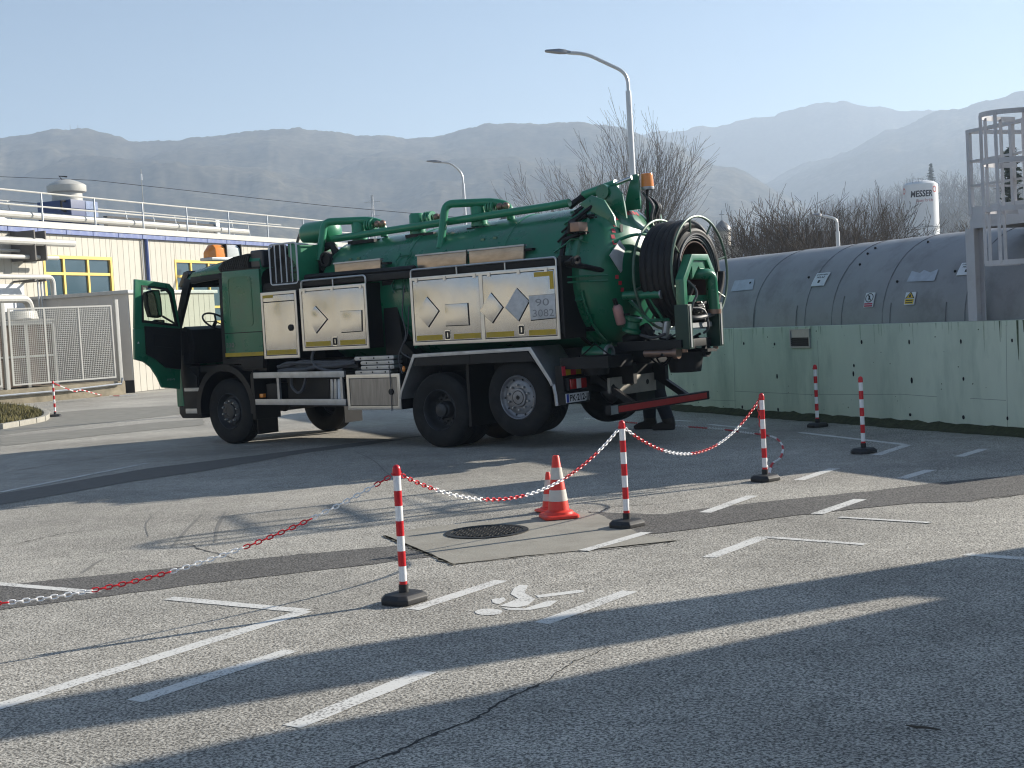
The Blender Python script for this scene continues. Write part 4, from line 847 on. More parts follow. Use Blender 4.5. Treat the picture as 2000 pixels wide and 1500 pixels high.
def crack(pts, w, seed):
    P = spline([gp(*q) for q in pts], 14); vs = []; n = len(P); b = MB()
    for i, q in enumerate(P):
        d = (P[min(i + 1, n - 1)] - P[max(i - 1, 0)]).normalized(); nr = Vector((-d.y, d.x, 0)); q = q + nr * (.035 * fbm(q.x * 6, q.y * 6, seed) + .012 * fbm(q.x * 25, q.y * 25, seed))
        ww = w * (.25 + .9 * abs(fbm(q.x * 9, q.y * 9, seed + 3))) * min(1, i / 6 + .1, (n - 1 - i) / 6 + .1); b.v += [(q.x - nr.x * ww, q.y - nr.y * ww, .0020), (q.x + nr.x * ww, q.y + nr.y * ww, .0020)]
    b.f = [(2 * i, 2 * i + 2, 2 * i + 3, 2 * i + 1) for i in range(n - 1)]; struct(b.build('asphalt_crack', m_crack, smooth=0))
crack(((670, 1510), (760, 1470), (850, 1434), (930, 1400), (1000, 1362), (1060, 1332)), .016, 1); crack(((1060, 1332), (1130, 1290), (1200, 1262)), .008, 2)
crack(((0, 838), (100, 828), (200, 816), (360, 800)), .03, 3); crack(((350, 1060), (400, 1075), (462, 1093)), .010, 4); crack(((1165, 1003), (1200, 990), (1280, 985), (1372, 975)), .010, 5); crack(((20, 1066), (95, 1048), (180, 1035)), .012, 6)
crack(((1300, 1062), (1318, 1056), (1240, 1068), (1150, 1076)), .02, 7); crack(((0, 925), (120, 905), (300, 880), (420, 868)), .02, 8); crack(((40, 1140), (280, 1116), (520, 1090), (720, 1071)), .010, 9); crack(((140, 1174), (400, 1140), (680, 1108), (760, 1098)), .008, 10); crack(((1300, 1041), (1500, 1014), (1640, 998), (1780, 983), (1905, 978), (2000, 966)), .012, 11); crack(((1300, 1005), (1500, 980), (1700, 960), (1860, 940), (2000, 928)), .008, 12)
tw_ = MB().tube([gp(u, v, .012) for u, v in ((1770, 1416), (1790, 1420), (1812, 1421), (1838, 1426))], [.003, .006, .005, .002], 6).build('twig', m_bark); tag(tw_, 'small dark twig lying on the shaded asphalt in the foreground', 'twig')

# ------------------------------------------------------------------ barrier posts, chains, cones
m_pw = mat('post_white', (.86, .85, .84), .4, var=.04, dirt=((.5, .48, .45), .3, 8)); m_pr = mat('post_red', (.60, .012, .02), .35, var=.06, vscale=10); m_rub = mat('black_rubber', (.02, .02, .021), .6, var=.2, vscale=20)
HP = .875
def barrier_post(px, label, rz=.6, lean=0.0):
    p = gp(*px) if isinstance(px[0], (int, float)) and len(px) == 2 else Vector(px)
    t = thing('barrier_post', label, 'barrier post', (p.x, p.y, .0), rz, 'red and white barrier posts'); t.rotation_euler = (lean, 0, rz)
    if 'proto' not in PM:
        oc = rrect(-.14, .14, -.115, .115, .05, 1)
        b = MB(); n = len(oc); b.v = [(x, y, .004) for x, y in oc] + [(x, y, .035) for x, y in oc] + [(x * .82, y * .8, .06) for x, y in oc] + [(x * .3, y * .32, .066) for x, y in oc]
        b.f = [tuple(range(n - 1, -1, -1))] + [(j * n + i, j * n + (i + 1) % n, (j + 1) * n + (i + 1) % n, (j + 1) * n + i) for j in range(3) for i in range(n)] + [tuple(range(3 * n, 4 * n))]
        PM['base'] = b.mesh('base', m_rub, bevel=.006); PM['sleeve'] = MB().cyl((0, 0, .06), (0, 0, .115), .031, n=16).mesh('sleeve', m_rub)
        PM['w'] = MB().cyl((0, 0, 0), (0, 0, .0955), .0245, n=18).mesh('white_band', m_pw); PM['r'] = MB().cyl((0, 0, 0), (0, 0, .0955), .0250, n=18).mesh('red_band', m_pr)
        PM['rs'] = MB().cyl((0, 0, .115), (0, 0, .135), .0250, n=18).mesh('red_band', m_pr)
        PM['cap'] = MB().lathe([(.0265, 0), (.0265, .04), (.023, .055), (.013, .066), (0, .069)], n=18).mesh('cap', m_pr)
        hk = MB(); 
        for s_ in (-1, 1): hk.tube([(s_ * .024, 0, .01), (s_ * .042, 0, .008), (s_ * .044, 0, .022)], .004, 6)
        PM['hook'] = hk.mesh('chain_hook', m_pr); PM['proto'] = 1
    link('base', PM['base'], t); link('sleeve', PM['sleeve'], t); link('red_band', PM['rs'], t)
    for i in range(7):
        o = link('white_band' if i % 2 == 0 else 'red_band', PM['w' if i % 2 == 0 else 'r'], t); o.location = (0, 0, .135 + .0955 * i)
    o = link('cap', PM['cap'], t); o.location = (0, 0, .135 + .0955 * 7); link('chain_hook', PM['hook'], o)
    t['_top'] = HP; return p
PM = {}
b1 = barrier_post((790, 1176), 'nearest red and white barrier post, in front of the concrete slab', .9); b2 = barrier_post((1225, 1029), 'red and white barrier post right beside the tall orange cone', .75, .0)
b3 = barrier_post((1495, 939), 'red and white barrier post with the chain dropping to the ground behind it', .7); b4 = barrier_post((1687, 885), 'chainless red and white barrier post standing on a painted line near the green wall', .75); b5 = barrier_post((1597, 834), 'farthest right red and white barrier post, right against the green wall', .6)
b6 = barrier_post((108, 814), 'small far red and white barrier post beside the grass island', .4)
b0 = Vector((-4.6, 6.6, 0)); barrier_post((b0.x, b0.y, 0), 'red and white barrier post just outside the left edge holding the chain', .8)
for k in list(bpy.data.objects):
    if '_top' in k.keys(): del k['_top']
def stadium(L_, w, r, n=4, sides=5):
    pts = []
    for cx, a0 in ((L_ / 2 - w / 2, -90), (-L_ / 2 + w / 2, 90)):
        pts += [Vector((cx + (w / 2 - r) * cos(radians(a0 + 180 * k / n)), (w / 2 - r) * sin(radians(a0 + 180 * k / n)), 0)) for k in range(n + 1)]
    return MB().tube(pts, r, sides, closed=True)
LK = {c: stadium(.050, .030, .0047).mesh('link', m) for c, m in (('r', m_pr), ('w', m_pw))}
def chain(pts, label, first='r', run=12, off=0, group='plastic barrier chains', pitch=.0375):
    P = [Vector(p) for p in pts]; t = thing('barrier_chain', label, 'chain', P[0], group=group); o0 = P[0]
    seg = [0]; 
    for a, b_ in zip(P, P[1:]): seg.append(seg[-1] + (b_ - a).length)
    n = int(seg[-1] / pitch)
    for k in range(n):
        s_ = (k + .5) * pitch; i = max(j for j in range(len(seg) - 1) if seg[j] <= s_); f = (s_ - seg[i]) / max(1e-6, seg[i + 1] - seg[i]); p = P[i].lerp(P[i + 1], f); d = (P[i + 1] - P[i]).normalized()
        x, y = frame_of(d); a = (.25 if k % 2 else .25 + pi / 2) ; yy = (x * cos(a) + y * sin(a)); zz = d.cross(yy)
        c = 'rw'[(((k + off) // run) + (0 if first == 'r' else 1)) % 2]
        o = link('link', LK[c], t); o.matrix_local = Matrix.Translation(p - o0) @ basis((0, 0, 0), d, yy, zz)
    return t
def sag(p, q, low, n=40): # hanging chain between two hooks, lowest point at height low
    p, q = Vector(p), Vector(q); m = (p.z + q.z) / 2 - low; return [p.lerp(q, k / n) - Vector((0, 0, m * 4 * (k / n) * (1 - k / n))) for k in range(n + 1)]
Z = Vector((0, 0, 1)); hk = lambda b, dx: Vector((b.x, b.y, .80)) + Vector((dx[0], dx[1], 0))
chain(sag(hk(b1, (-.042, -.02)), hk(b0, (.04, .02)), .335), 'red and white chain sagging from the nearest post to the left edge', 'r', 12, 9)
chain(sag(hk(b1, (.03, .03)), hk(b2, (-.035, -.03)), .47), 'red and white chain hanging between the nearest post and the post beside the cones', 'r', 15, 5)
chain(sag(hk(b2, (.03, .03)), hk(b3, (-.035, -.02)), .45), 'red and white chain hanging between the cone post and the next post at right', 'w', 15, 11)
drop = [hk(b3, (-.035, .0)), hk(b3, (-.02, .03)) - Z * .25, hk(b3, (.03, .10)) - Z * .55, Vector((b3.x + .06, b3.y + .18, .03))]
grd = [gp(u, v, .012) for u, v in ((1508, 906), (1524, 894), (1529, 873), (1517, 857), (1496, 850), (1457, 845), (1405, 838), (1335, 833), (1300, 830), (1240, 826), (1190, 821), (1140, 817))]
chain(spline(drop + grd, 6), 'red and white chain dropped from its post and lying in a curve on the ground', 'r', 12, 4)
hk6 = Vector((b6.x + .05, b6.y, .80)); chain(spline([hk6, hk6.lerp(gp(200, 768, .2), .35) - Z * .1, gp(160, 762, .42), gp(200, 772, .03), gp(235, 773, .02), gp(270, 771, .02)], 6), 'far red and white chain falling from the small post by the grass island', 'r', 18, 0)
m_cone = mat('cone_orange', (.78, .045, .025), .45, var=.08, vscale=8, dirt=((.35, .06, .03), .35, 9)); m_cwh = mat('cone_reflective', (.62, .58, .52), .5, var=.08, vscale=9)
def cone(px, H_, R_, label, rz):
    p = gp(*px); t = thing('traffic_cone', label, 'traffic cone', (p.x, p.y, .010), rz, 'orange traffic cones'); k = H_ / .53
    sq = rrect(-R_, R_, -R_, R_, R_ * .3, 3); b = MB(); n = len(sq)
    b.v = [(x, y, 0) for x, y in sq] + [(x, y, .022 * k) for x, y in sq] + [(x * .9, y * .9, .032 * k) for x, y in sq]; b.f = [tuple(range(n - 1, -1, -1))] + [(j * n + i, j * n + (i + 1) % n, (j + 1) * n + (i + 1) % n, (j + 1) * n + i) for j in range(2) for i in range(n)] + [tuple(range(2 * n, 3 * n))]
    b.build('base', m_cone, t, bevel=.004)
    MB().lathe([(R_ * .84, .03 * k), (R_ * .80, .05 * k), (R_ * .60, .065 * k), (.030 * k, H_ - .01), (.024 * k, H_), (.016 * k, H_), (.016 * k, H_ - .1)], n=28).build('cone_body', m_cone, t)
    r_at = lambda z: R_ * .60 + (.030 * k - R_ * .60) * (z - .065 * k) / (H_ - .01 - .065 * k)
    for z0, z1 in ((.27 * H_, .45 * H_), (.62 * H_, .81 * H_)): MB().lathe([(r_at(z0) + .0015, z0), (r_at(z1) + .0015, z1)], n=28).build('reflective_band', m_cwh, t)
    return t
cone((1092, 1012), .535, .155, 'tall orange cone with two pale bands on the concrete slab', .2); cone((1074, 1000), .35, .11, 'smaller orange cone half hidden behind the tall cone', .5)
# ------------------------------------------------------------------ the green vacuum tank truck
T_O = Vector((-4.566, 21.728, 0)); T_Y = .6604
T_X = Vector((cos(T_Y), -sin(T_Y), 0)); T_L = Vector((sin(T_Y), cos(T_Y), 0))
def TS(u, v, t=0.0):
    p = on_plane(u, v, T_L, T_O + T_L * t) - T_O; return (p.dot(T_X), p.z)
def TR(u, v, s):
    p = on_plane(u, v, T_X, T_O + T_X * s) - T_O; return (p.dot(T_L), p.z)
m_tg = mat('truck_green', (.008, .15, .072), .32, var=.10, vscale=3, coat=.35, dirt=((.045, .10, .065), .5, 2.6), bump=.06, bscale=3, rvar=.10)
m_tgl = mat('truck_green_pipe', (.014, .21, .10), .35, var=.12, vscale=6, coat=.2)
m_bp = mat('black_plastic', (.007, .007, .008), .5, var=.2, vscale=5, dirt=((.022, .02, .018), .5, 3), spec=.35)
m_bs = mat('black_steel', (.006, .006, .007), .55, var=.25, vscale=4, dirt=((.025, .02, .015), .4, 3), spec=.35)
m_ss = mat('stainless_panel', (.52, .515, .505), .19, metal=.95, var=.08, vscale=2.5, bump=.5, bscale=2.0, bdetail=1, dirt=((.45, .42, .38), .5, 2.6), rvar=.08, stretch=(1, 1, .6))
m_ssf = mat('stainless_frame', (.58, .57, .55), .32, metal=.85, var=.10, vscale=4)
m_alu = mat('dull_aluminium', (.42, .43, .44), .42, metal=.75, var=.15, vscale=5, dirt=((.14, .13, .12), .4, 3))
m_tyre = mat('tyre_rubber', (.012, .012, .012), .75, var=.25, vscale=6, bump=.1, bscale=30, dirt=((.032, .03, .027), .6, 3), spec=.3)
m_rimd = mat('dark_rim', (.05, .05, .052), .5, metal=.4, var=.25, vscale=8)
m_rima = mat('grey_rim', (.26, .26, .27), .45, metal=.6, var=.25, vscale=8, dirt=((.06, .05, .045), .5, 5))
m_hose = mat('grey_hose', (.085, .085, .09), .55, var=.2, vscale=10)
m_rhose = mat('black_ribbed_hose', (.010, .009, .009), .55, var=.3, vscale=4, dirt=((.05, .04, .03), .45, 2.5), spec=.35)
m_ystr = mat('reflective_yellow', (.50, .33, .02), .5, var=.1, vscale=6, dirt=((.3, .24, .1), .4, 5))
m_amber = mat('amber_lens', (.80, .25, .03), .15, var=.05, coat=.5); m_redl = mat('red_lens', (.35, .01, .01), .15, var=.05, coat=.5)
m_clear = mat('clear_lens', (.62, .62, .60), .12, var=.05, coat=.6)
m_rtape = mat('red_tape', (.55, .03, .05), .5, var=.1)
m_chrome = mat('bright_steel', (.6, .6, .58), .22, metal=.95, var=.1)
m_wood = mat('brushed_cover_plate', (.42, .33, .25), .30, metal=.75, var=.22, vscale=5, stretch=(1, 1, 3), bump=.06, bscale=3)
m_brass = mat('brown_coupling', (.25, .16, .12), .35, metal=.7, var=.2)
m_ring = mat('worn_ring_paint', (.10, .15, .11), .4, metal=.3, var=.25, vscale=6)
m_rust = mat('rusty_drum', (.06, .025, .018), .8, var=.35, vscale=6)
m_gl = bpy.data.materials.new('clear_glass'); m_gl.use_nodes = True
N = m_gl.node_tree.nodes; L = m_gl.node_tree.links; N.remove(N['Principled BSDF'])
tr_ = N.new('ShaderNodeBsdfTransparent'); tr_.inputs[0].default_value = (.80, .88, .82, 1); gl_ = N.new('ShaderNodeBsdfGlossy'); gl_.inputs['Roughness'].default_value = .03; lw = N.new('ShaderNodeLayerWeight'); lw.inputs[0].default_value = .5
pw = N.new('ShaderNodeMath'); pw.operation = 'POWER'; L.new(lw.outputs['Facing'], pw.inputs[0]); pw.inputs[1].default_value = 5; ma = N.new('ShaderNodeMath'); ma.operation = 'MULTIPLY_ADD'; L.new(pw.outputs[0], ma.inputs[0]); ma.inputs[1].default_value = .9; ma.inputs[2].default_value = .05; mx = N.new('ShaderNodeMixShader')
L.new(ma.outputs[0], mx.inputs[0]); L.new(tr_.outputs[0], mx.inputs[1]); L.new(gl_.outputs[0], mx.inputs[2]); L.new(mx.outputs[0], N['Material Output'].inputs['Surface'])

tr = thing('tank_truck', 'dark green vacuum tank truck with its cab door open and a hose reel behind', 'truck', T_O, -T_Y)
SM = basis((0, 0, 0), (1, 0, 0), (0, 0, 1), (0, -1, 0))          # side plane: x = s, y = z, z = outwards to the near side
RM = basis((0, 0, 0), (0, 1, 0), (0, 0, 1), (1, 0, 0))           # rear plane: x = t, y = z, z = rearwards
def SMt(t): return Matrix.Translation((0, t, 0)) @ SM
def RMs(s): return Matrix.Translation((s, 0, 0)) @ RM
def part(mb, name, m, par=tr, **k): return mb.build(name, m, par, **k)
MBn = MB
# --- chassis
for t in (.82, 1.62): part(MB().box(-1.1, 7.2, t - .04, t + .04, .80, 1.08), 'chassis_rail', m_bs)
for s in (-.9, 1.6, 3.2, 5.0, 6.6): part(MB().box(s, s + .12, .86, 1.58, .82, 1.05), 'cross_member', m_bs)
for s, z in ((0, .52), (4.4455, .525), (5.8155, .70)): part(MB().cyl((s, .35, z), (s, 2.15, z), .085, n=12).sphere((s, 1.25, z), .2 if s > 4 else .1), 'axle', m_bs)
part(MB().box(1.25, 3.7, .18, .72, .58, 1.12), 'battery_and_valve_box', m_bs, bevel=.03); part(MB().box(1.0, 3.9, 1.75, 2.35, .52, 1.2), 'fuel_tank', m_bs, bevel=.12)
part(MB().box(.8, 6.5, .75, 1.75, 1.08, 1.30), 'tank_subframe', m_bs); part(MB().box(-.9, .9, .75, 1.75, .62, 1.2), 'engine_block', m_bs, bevel=.05)
part(MB().cyl((2.0, .9, .72), (2.0, 1.6, .72), .16).cyl((3.6, .85, .70), (3.6, 1.65, .70), .17), 'air_tank', m_bs)
part(MB().tube([(.9, 1.25, .8), (2.6, 1.25, .72), (4.3, 1.25, .58)], .06, 10), 'drive_shaft', m_bs)
# --- wheels
def tyre_profile(R_, w):
    p = [(.285, .035), (.30, .018), (.34, .006), (.40, .0), (.455, .004), (R_ - .035, .018), (R_ - .012, .035), (R_, .055)]; y = .055; n = 5; gw = (w - .11) / n
    for k in range(n):
        y2 = y + gw
        p += [(R_, y2 - gw * .22), (R_ - .014, y2 - gw * .18), (R_ - .014, y2 - gw * .04)] if k < n - 1 else []
        p += [(R_, y2)]; y = y2
    return p + [(R_ - .012, w - .035), (R_ - .035, w - .018), (.455, w - .004), (.40, w), (.34, w - .006), (.285, w - .035), (.27, w * .5)]
TY = {}
def wheel(s, t, z, kind, side, w=.315):
    """side +1: outer face towards the near side"""
    R_ = .525; key = (kind, w); S_ = 1 if side > 0 else -1
    if key not in TY:
        d = {}; d['tyre'] = MB().lathe(tyre_profile(R_, w), axis=(0, 1, 0), n=56, close=True).mesh('wheel', m_tyre, smooth=30)
        if kind == 'front': pr = [(.295, .02), (.283, .012), (.272, .03), (.262, .075), (.235, .10), (.215, .095), (.205, .055), (.19, .045), (.12, .045), (.115, .02), (.085, .012), (.08, .03), (0, .03)]; nr, nz_, mm = .165, .042, m_rimd
        elif kind == 'drive': pr = [(.295, .02), (.285, .012), (.272, .03), (.262, .10), (.255, .17), (.225, .20), (.125, .20), (.12, .12), (.10, .09), (.06, .075), (0, .07)]; nr, nz_, mm = .165, .195, m_rimd
        else: pr = [(.298, .02), (.288, .004), (.276, .012), (.268, .045), (.255, .055), (.23, .062), (.205, .05), (.13, .05), (.122, .022), (.07, .016), (0, .016)]; nr, nz_, mm = .165, .048, m_rima
        d['rim'] = MB().lathe(pr, axis=(0, 1, 0), n=48).mesh('rim', mm, smooth=40)
        nb = MB().cyl((0, nz_ + .004, 0), (0, nz_ - .028, 0), .019, .015, 6).cyl((0, nz_ - .028, 0), (0, nz_ - .04, 0), .012, n=8); d['nut'] = nb.mesh('wheel_nut', m_alu if kind != 'drive' else m_rimd)
        hr, hy, hs = {'front': (.238, .097, .0), 'drive': (.21, .198, .028), 'tag': (.243, .056, .014)}[kind]
        d['hole'] = MB().cyl((0, hy + .02, 0), (0, hy - .004, 0), max(hs, .01), n=10).mesh('hand_hole', m_dark); d['n'] = (nr, hr, hs); 
        d['hub'] = MB().lathe([(.11, .06), (.11, .0), (.095, -.012), (.03, -.014), (0, -.014)], axis=(0, 1, 0), o=(0, .03, 0), n=24).mesh('hub_cap', m_bs if kind == 'tag' else m_rimd) if kind != 'drive' else MB().lathe([(.10, .10), (.095, .05), (.08, .04), (0, .035)], axis=(0, 1, 0), n=24).mesh('hub_cap', m_rimd)
        TY[key] = d
    d = TY[key]; o = link('wheel', d['tyre'], tr); o.location = (s, t, z); o.rotation_euler = (0, random.uniform(0, .6), 0 if S_ > 0 else pi)
    link('rim', d['rim'], o); link('hub_cap', d['hub'], o); nr, hr, hs = d['n']
    if S_ > 0:
        for k in range(10):
            a = 2 * pi * k / 10; q = link('wheel_nut', d['nut'], o); q.location = (nr * cos(a), 0, nr * sin(a))
            if hs: q = link('hand_hole', d['hole'], o); a += pi / 10; q.location = (hr * cos(a), 0, hr * sin(a))
    return o
TAGZ = .525 + .165
wheel(0, .05, .525, 'front', 1); wheel(0, 2.45, .525, 'front', -1)
wheel(4.4455, .02, .525, 'drive', 1, .29); wheel(4.4455, 2.48, .525, 'drive', -1, .29); o = wheel(4.4455, .64, .525, 'drive', -1, .29); wheel(4.4455, 1.57, .525, 'drive', -1, .29)
wheel(5.8155, .05, TAGZ, 'tag', 1, .33); wheel(5.8155, 2.45, TAGZ, 'tag', -1, .33)
part(MB().box(4.95, 5.0, .06, .62, .30, 1.15), 'mud_flap', m_bp); part(MB().box(.62, .64, .08, .5, .16, .75), 'mud_flap', m_bp); part(MB().box(.62, .64, 2.0, 2.42, .16, .75), 'mud_flap', m_bp); part(MB().box(6.46, 6.48, 1.95, 2.45, .34, 1.0), 'mud_flap', m_bp)
# --- front fender and lower cab
def arch(rin, rout, a0, a1, cz, n=20): 
    return [(rout * cos(radians(a0 + (a1 - a0) * k / n)), cz + rout * sin(radians(a0 + (a1 - a0) * k / n))) for k in range(n + 1)], [(rin * cos(radians(a0 + (a1 - a0) * k / n)), cz + rin * sin(radians(a0 + (a1 - a0) * k / n))) for k in range(n + 1)]
def arch_part(t0, t1):
    b = MB(); po, pi2 = arch(.60, .70, -8, 188, .58)
    n = len(po); vs = []
    for t in (t0, t1): vs += [(x, t, z) for x, z in po] + [(x, t, z) for x, z in pi2]
    b.v = vs
    for i in range(n - 1): b.f += [(i, i + 1, n + i + 1, n + i), (2 * n + i, 3 * n + i, 3 * n + i + 1, 2 * n + i + 1), (i, 2 * n + i, 2 * n + i + 1, i + 1), (n + i, n + i + 1, 3 * n + i + 1, 3 * n + i)]
    b.f += [(0, n, 3 * n, 2 * n), (n - 1, 3 * n - 1, 4 * n - 1, 2 * n - 1)]; return b
for t0, t1 in ((-.015, .50), (2.0, 2.515)): part(arch_part(t0, t1), 'front_fender', m_bp, smooth=40)
part(MB().prism([(.02, 1.36), (.0, 1.27), (.42, 1.28), (.50, 1.20), (.93, 1.20), (.95, 1.39)], -.55, .0, SM), 'fender_top_cover', m_bp, bevel=.012)
part(MB().prism([(.63, 1.10), (.70, 1.18), (.72, .40), (.64, .40)], -.5, .012, SM), 'fender_tail', m_bp, bevel=.01)
# lower front corner: step well and bumper
part(MB().prism([(-1.06, .60), (-1.05, 1.85), (-.95, 1.85), (-.95, 1.30), (-.66, 1.10), (-.66, .58), (-1.06, .58)], -.30, .003, SM), 'step_side_panel', m_bp, bevel=.015)
for z0, z1 in ((.86, .92), (.50, .58)): part(MB().box(-.99, -.62, -.012, .30, z0, z1), 'cab_step', m_alu, bevel=.008)
part(MB().box(-.98, -.64, .02, .3, .6, 1.25), 'step_well', m_bp)
part(MB().prism([(-1.10, .42), (-1.17, .50), (-1.17, .62), (-1.10, .64), (-1.05, .58), (-.62, .58), (-.60, .42)], -2.5, 0, SM), 'front_bumper', m_bp, bevel=.03)
part(MB().box(-1.24, -1.14, .02, 2.48, .60, 1.82), 'front_panel', m_tg, bevel=.04); part(MB().prism([(-1.15, .62), (-1.14, 1.4), (-1.16, 1.85), (-1.06, 1.85), (-1.05, 1.2), (-1.02, .62)], -.06, .008, SM), 'corner_panel', m_tg, bevel=.015)
# --- cab shell
part(MB().box(-1.3, .95, .06, 2.44, 1.16, 1.26), 'cab_floor', m_bp)
part(MB().box(.90, .97, .05, 2.45, 1.22, 2.76), 'cab_rear_wall', m_bp)
sp = part(MB().prism([(.09, 1.395), (.95, 1.395), (.97, 2.0), (.97, 2.735), (.11, 2.745), (.075, 2.2)], -.05, .0, SM), 'cab_side_panel', m_tg, bevel=.012)
part(MB().ring_prism(rrect(.235, .78, 1.86, 2.64, .07), rrect(.255, .76, 1.88, 2.62, .055), .0, .006, SM), 'blind_window_ridge', m_tg, sp)
part(MB().prism(rrect(.262, .752, 1.888, 2.612, .05), -.002, .0015, SM), 'blind_window', m_tg, sp)
part(MB().box(.085, .965, -.0035, .002, 1.760, 1.772), 'panel_seam', m_dark, sp)
part(MB().box(.075, .96, -.004, .002, 1.395, 1.455), 'reflective_strip', m_ystr, sp)
tx = text_mb('330', .10, .19, bold=.002); part(placed(tx, SM @ Matrix.Translation((.11, 1.545, .004))), 'badge_lettering', mat('badge_grey', (.16, .18, .17), .4, metal=.5), sp, smooth=0)
tx = text_mb('EURO', .045, .12); part(placed(tx, SM @ Matrix.Translation((.18, 1.485, .004))), 'badge_lettering', mat('badge_grey', (.16, .18, .17), .4, metal=.5), sp, smooth=0)
# far side wall with its door window
part(MB().ring_prism([(-1.18, 1.3), (.97, 1.3), (.97, 2.88), (-.75, 2.80)], [(-.98, 1.90), (.05, 1.90), (.05, 2.62), (-.66, 2.62)], -2.5, -2.44, SM), 'far_side_wall', m_tg)
part(MB().prism([(-.98, 1.90), (.05, 1.90), (.05, 2.62), (-.66, 2.62)], -2.475, -2.47, SM), 'far_door_glass', m_gl, smooth=0)
# roof
rs_ = [(-.98, 2.66), (-.90, 2.755), (-.60, 2.85), (-.2, 2.91), (.3, 2.975), (.7, 3.02), (1.0, 3.01), (1.03, 2.76)]; ts_ = [(0, -.16), (.03, -.09), (.12, -.03), (.4, .0), (1.25, .02), (2.1, .0), (2.38, -.03), (2.47, -.09), (2.5, -.16)]
b = MB(); n = len(ts_)
for s, z in rs_: b.v += [(s + (.10 if s < -.5 and (t < .05 or t > 2.45) else 0), t, max(z + dz, 2.60)) for t, dz in ts_]
b.f = [(i * n + j, i * n + j + 1, (i + 1) * n + j + 1, (i + 1) * n + j) for i in range(len(rs_) - 1) for j in range(n - 1)]
part(b, 'cab_roof', m_tg, smooth=50)
part(MB().prism([(-.68, 2.70), (.10, 2.72), (.10, 2.80), (-.6, 2.78)], -.08, .0, SM), 'roof_rail', m_tg, bevel=.015)
part(MB().prism([(-.66, 2.60), (.09, 2.64), (.09, 2.72), (-.66, 2.70)], -.06, .004, SM), 'door_seal', m_bp, bevel=.01)
gb = part(MB().prism([(.04, 2.81), (.08, 2.745), (.76, 2.755), (.76, 2.985), (.42, 2.955), (.16, 2.89)], -.25, .012, SM), 'roof_grille', m_bp, bevel=.01)
for k in range(13): x = .10 + k * .05; part(MB().bar((x, -.014, 2.765), (x + .10, -.014, min(2.965, 2.86 + .11 * (x - .1) / .6 + .04)), .012, .012), 'grille_slat', m_bs, gb, smooth=0)
part(MB().box(.765, 1.06, .02, 2.48, 2.75, 3.025), 'roof_rear_cap', mat('cap_dark_plastic', (.02, .022, .03), .35, var=.1), bevel=.05, seg=3)
# pillars, windscreen, visor
for t0, t1 in ((0, .07), (2.43, 2.5)): part(MB().prism([(-1.20, 1.80), (-1.08, 1.80), (-.66, 2.66), (-.82, 2.70)], -t1, -t0, SM), 'windscreen_pillar', m_bp, bevel=.012); part(MB().prism([(-.01, 1.3), (.09, 1.3), (.11, 2.74), (.03, 2.74)], -t1, -t0 - .001, SM), 'door_pillar', m_bp, bevel=.01)
part(MB().add([(-1.17, .08, 1.82), (-1.17, 2.42, 1.82), (-.80, 2.42, 2.68), (-.80, .08, 2.68), (-1.28, 1.25, 1.82), (-.90, 1.25, 2.69)], [(0, 4, 5, 3), (4, 1, 2, 5)]), 'windscreen', m_gl, smooth=60)
part(MB().box(-1.24, -1.1, .05, 2.45, 1.72, 1.83), 'cowl', m_bp, bevel=.02)
part(MB().prism([(-1.06, 2.57), (-.90, 2.80), (-.80, 2.82), (-.78, 2.76), (-.94, 2.55)], -2.42, -.06, SM), 'sun_visor', mat('smoked_visor', (.01, .012, .014), .25), bevel=.012)
# interior
part(MB().prism([(-1.15, 1.3), (-1.2, 1.86), (-1.02, 1.92), (-.86, 1.86), (-.80, 1.6), (-.85, 1.3)], -2.4, -.1, SM), 'dashboard', m_bp, bevel=.04)
for t in (.75, 1.85):
    st_ = part(MB().box(-.42, .12, t - .26, t + .26, 1.52, 1.70), 'seat', m_bp, bevel=.06); part(MB().prism([(.10, 1.62), (.24, 1.6), (.36, 2.34), (.26, 2.38)], -t - .24, -t + .24, SM), 'backrest', m_bp, st_, bevel=.05); part(MB().box(-.3, .05, t - .16, t + .16, 1.26, 1.52), 'seat_base', m_bp, st_)
c = Vector((-.84, .62, 1.98)); ax_ = Vector((.62, 0, .78)).normalized(); x_, y_ = frame_of(ax_); sw = part(MB().tube([c + (x_ * cos(2 * pi * k / 28) + y_ * sin(2 * pi * k / 28)) * .23 for k in range(28)], .016, 6, closed=True), 'steering_wheel', m_bp)
for k in (0, 2.1, 4.2): part(MB().bar(c, c + (x_ * cos(k) + y_ * sin(k)) * .23, .03, .015), 'wheel_spoke', m_bp, sw)
part(MB().cyl(c, c - ax_ * .35, .03), 'steering_column', m_bp, sw)
part(MB().tube([(-.98, -.01, 1.45), (-.95, -.03, 1.6), (-.9, -.03, 2.2)], .014, 6), 'grab_handle', m_bp)
# --- light bar on the roof
lb = part(MB().box(-.80, -.50, .34, 1.0, 2.97, 3.02), 'light_bar', m_alu, bevel=.015)
for t0, t1, mm, nm in ((.35, .66, m_amber, 'amber_dome'), (.685, .97, m_clear, 'clear_dome')):
    b = MB(); n = 0
    for t, k in ((t0, .55 if t0 < .5 else .95), (t0 + .10, 1), (t1 - .10, 1), (t1, .95)): b.v += [(-.65 + x * (k if x else 1), t, 3.02 + z * k) for x, z in ((-.13, 0), (-.12, .15), (-.06, .21), (.06, .21), (.12, .15), (.13, 0))]
    b.f = [(i * 6 + j, i * 6 + (j + 1) % 6, (i + 1) * 6 + (j + 1) % 6, (i + 1) * 6 + j) for i in range(3) for j in range(6)] + [tuple(range(6)), tuple(range(18, 24))]
    part(b, nm, mm, lb, smooth=40, bevel=.008)
for t in (.672, .985): part(MB().box(-.79, -.51, t - .012, t + .012, 3.02, 3.235), 'dome_divider', m_bs, lb, bevel=.03)
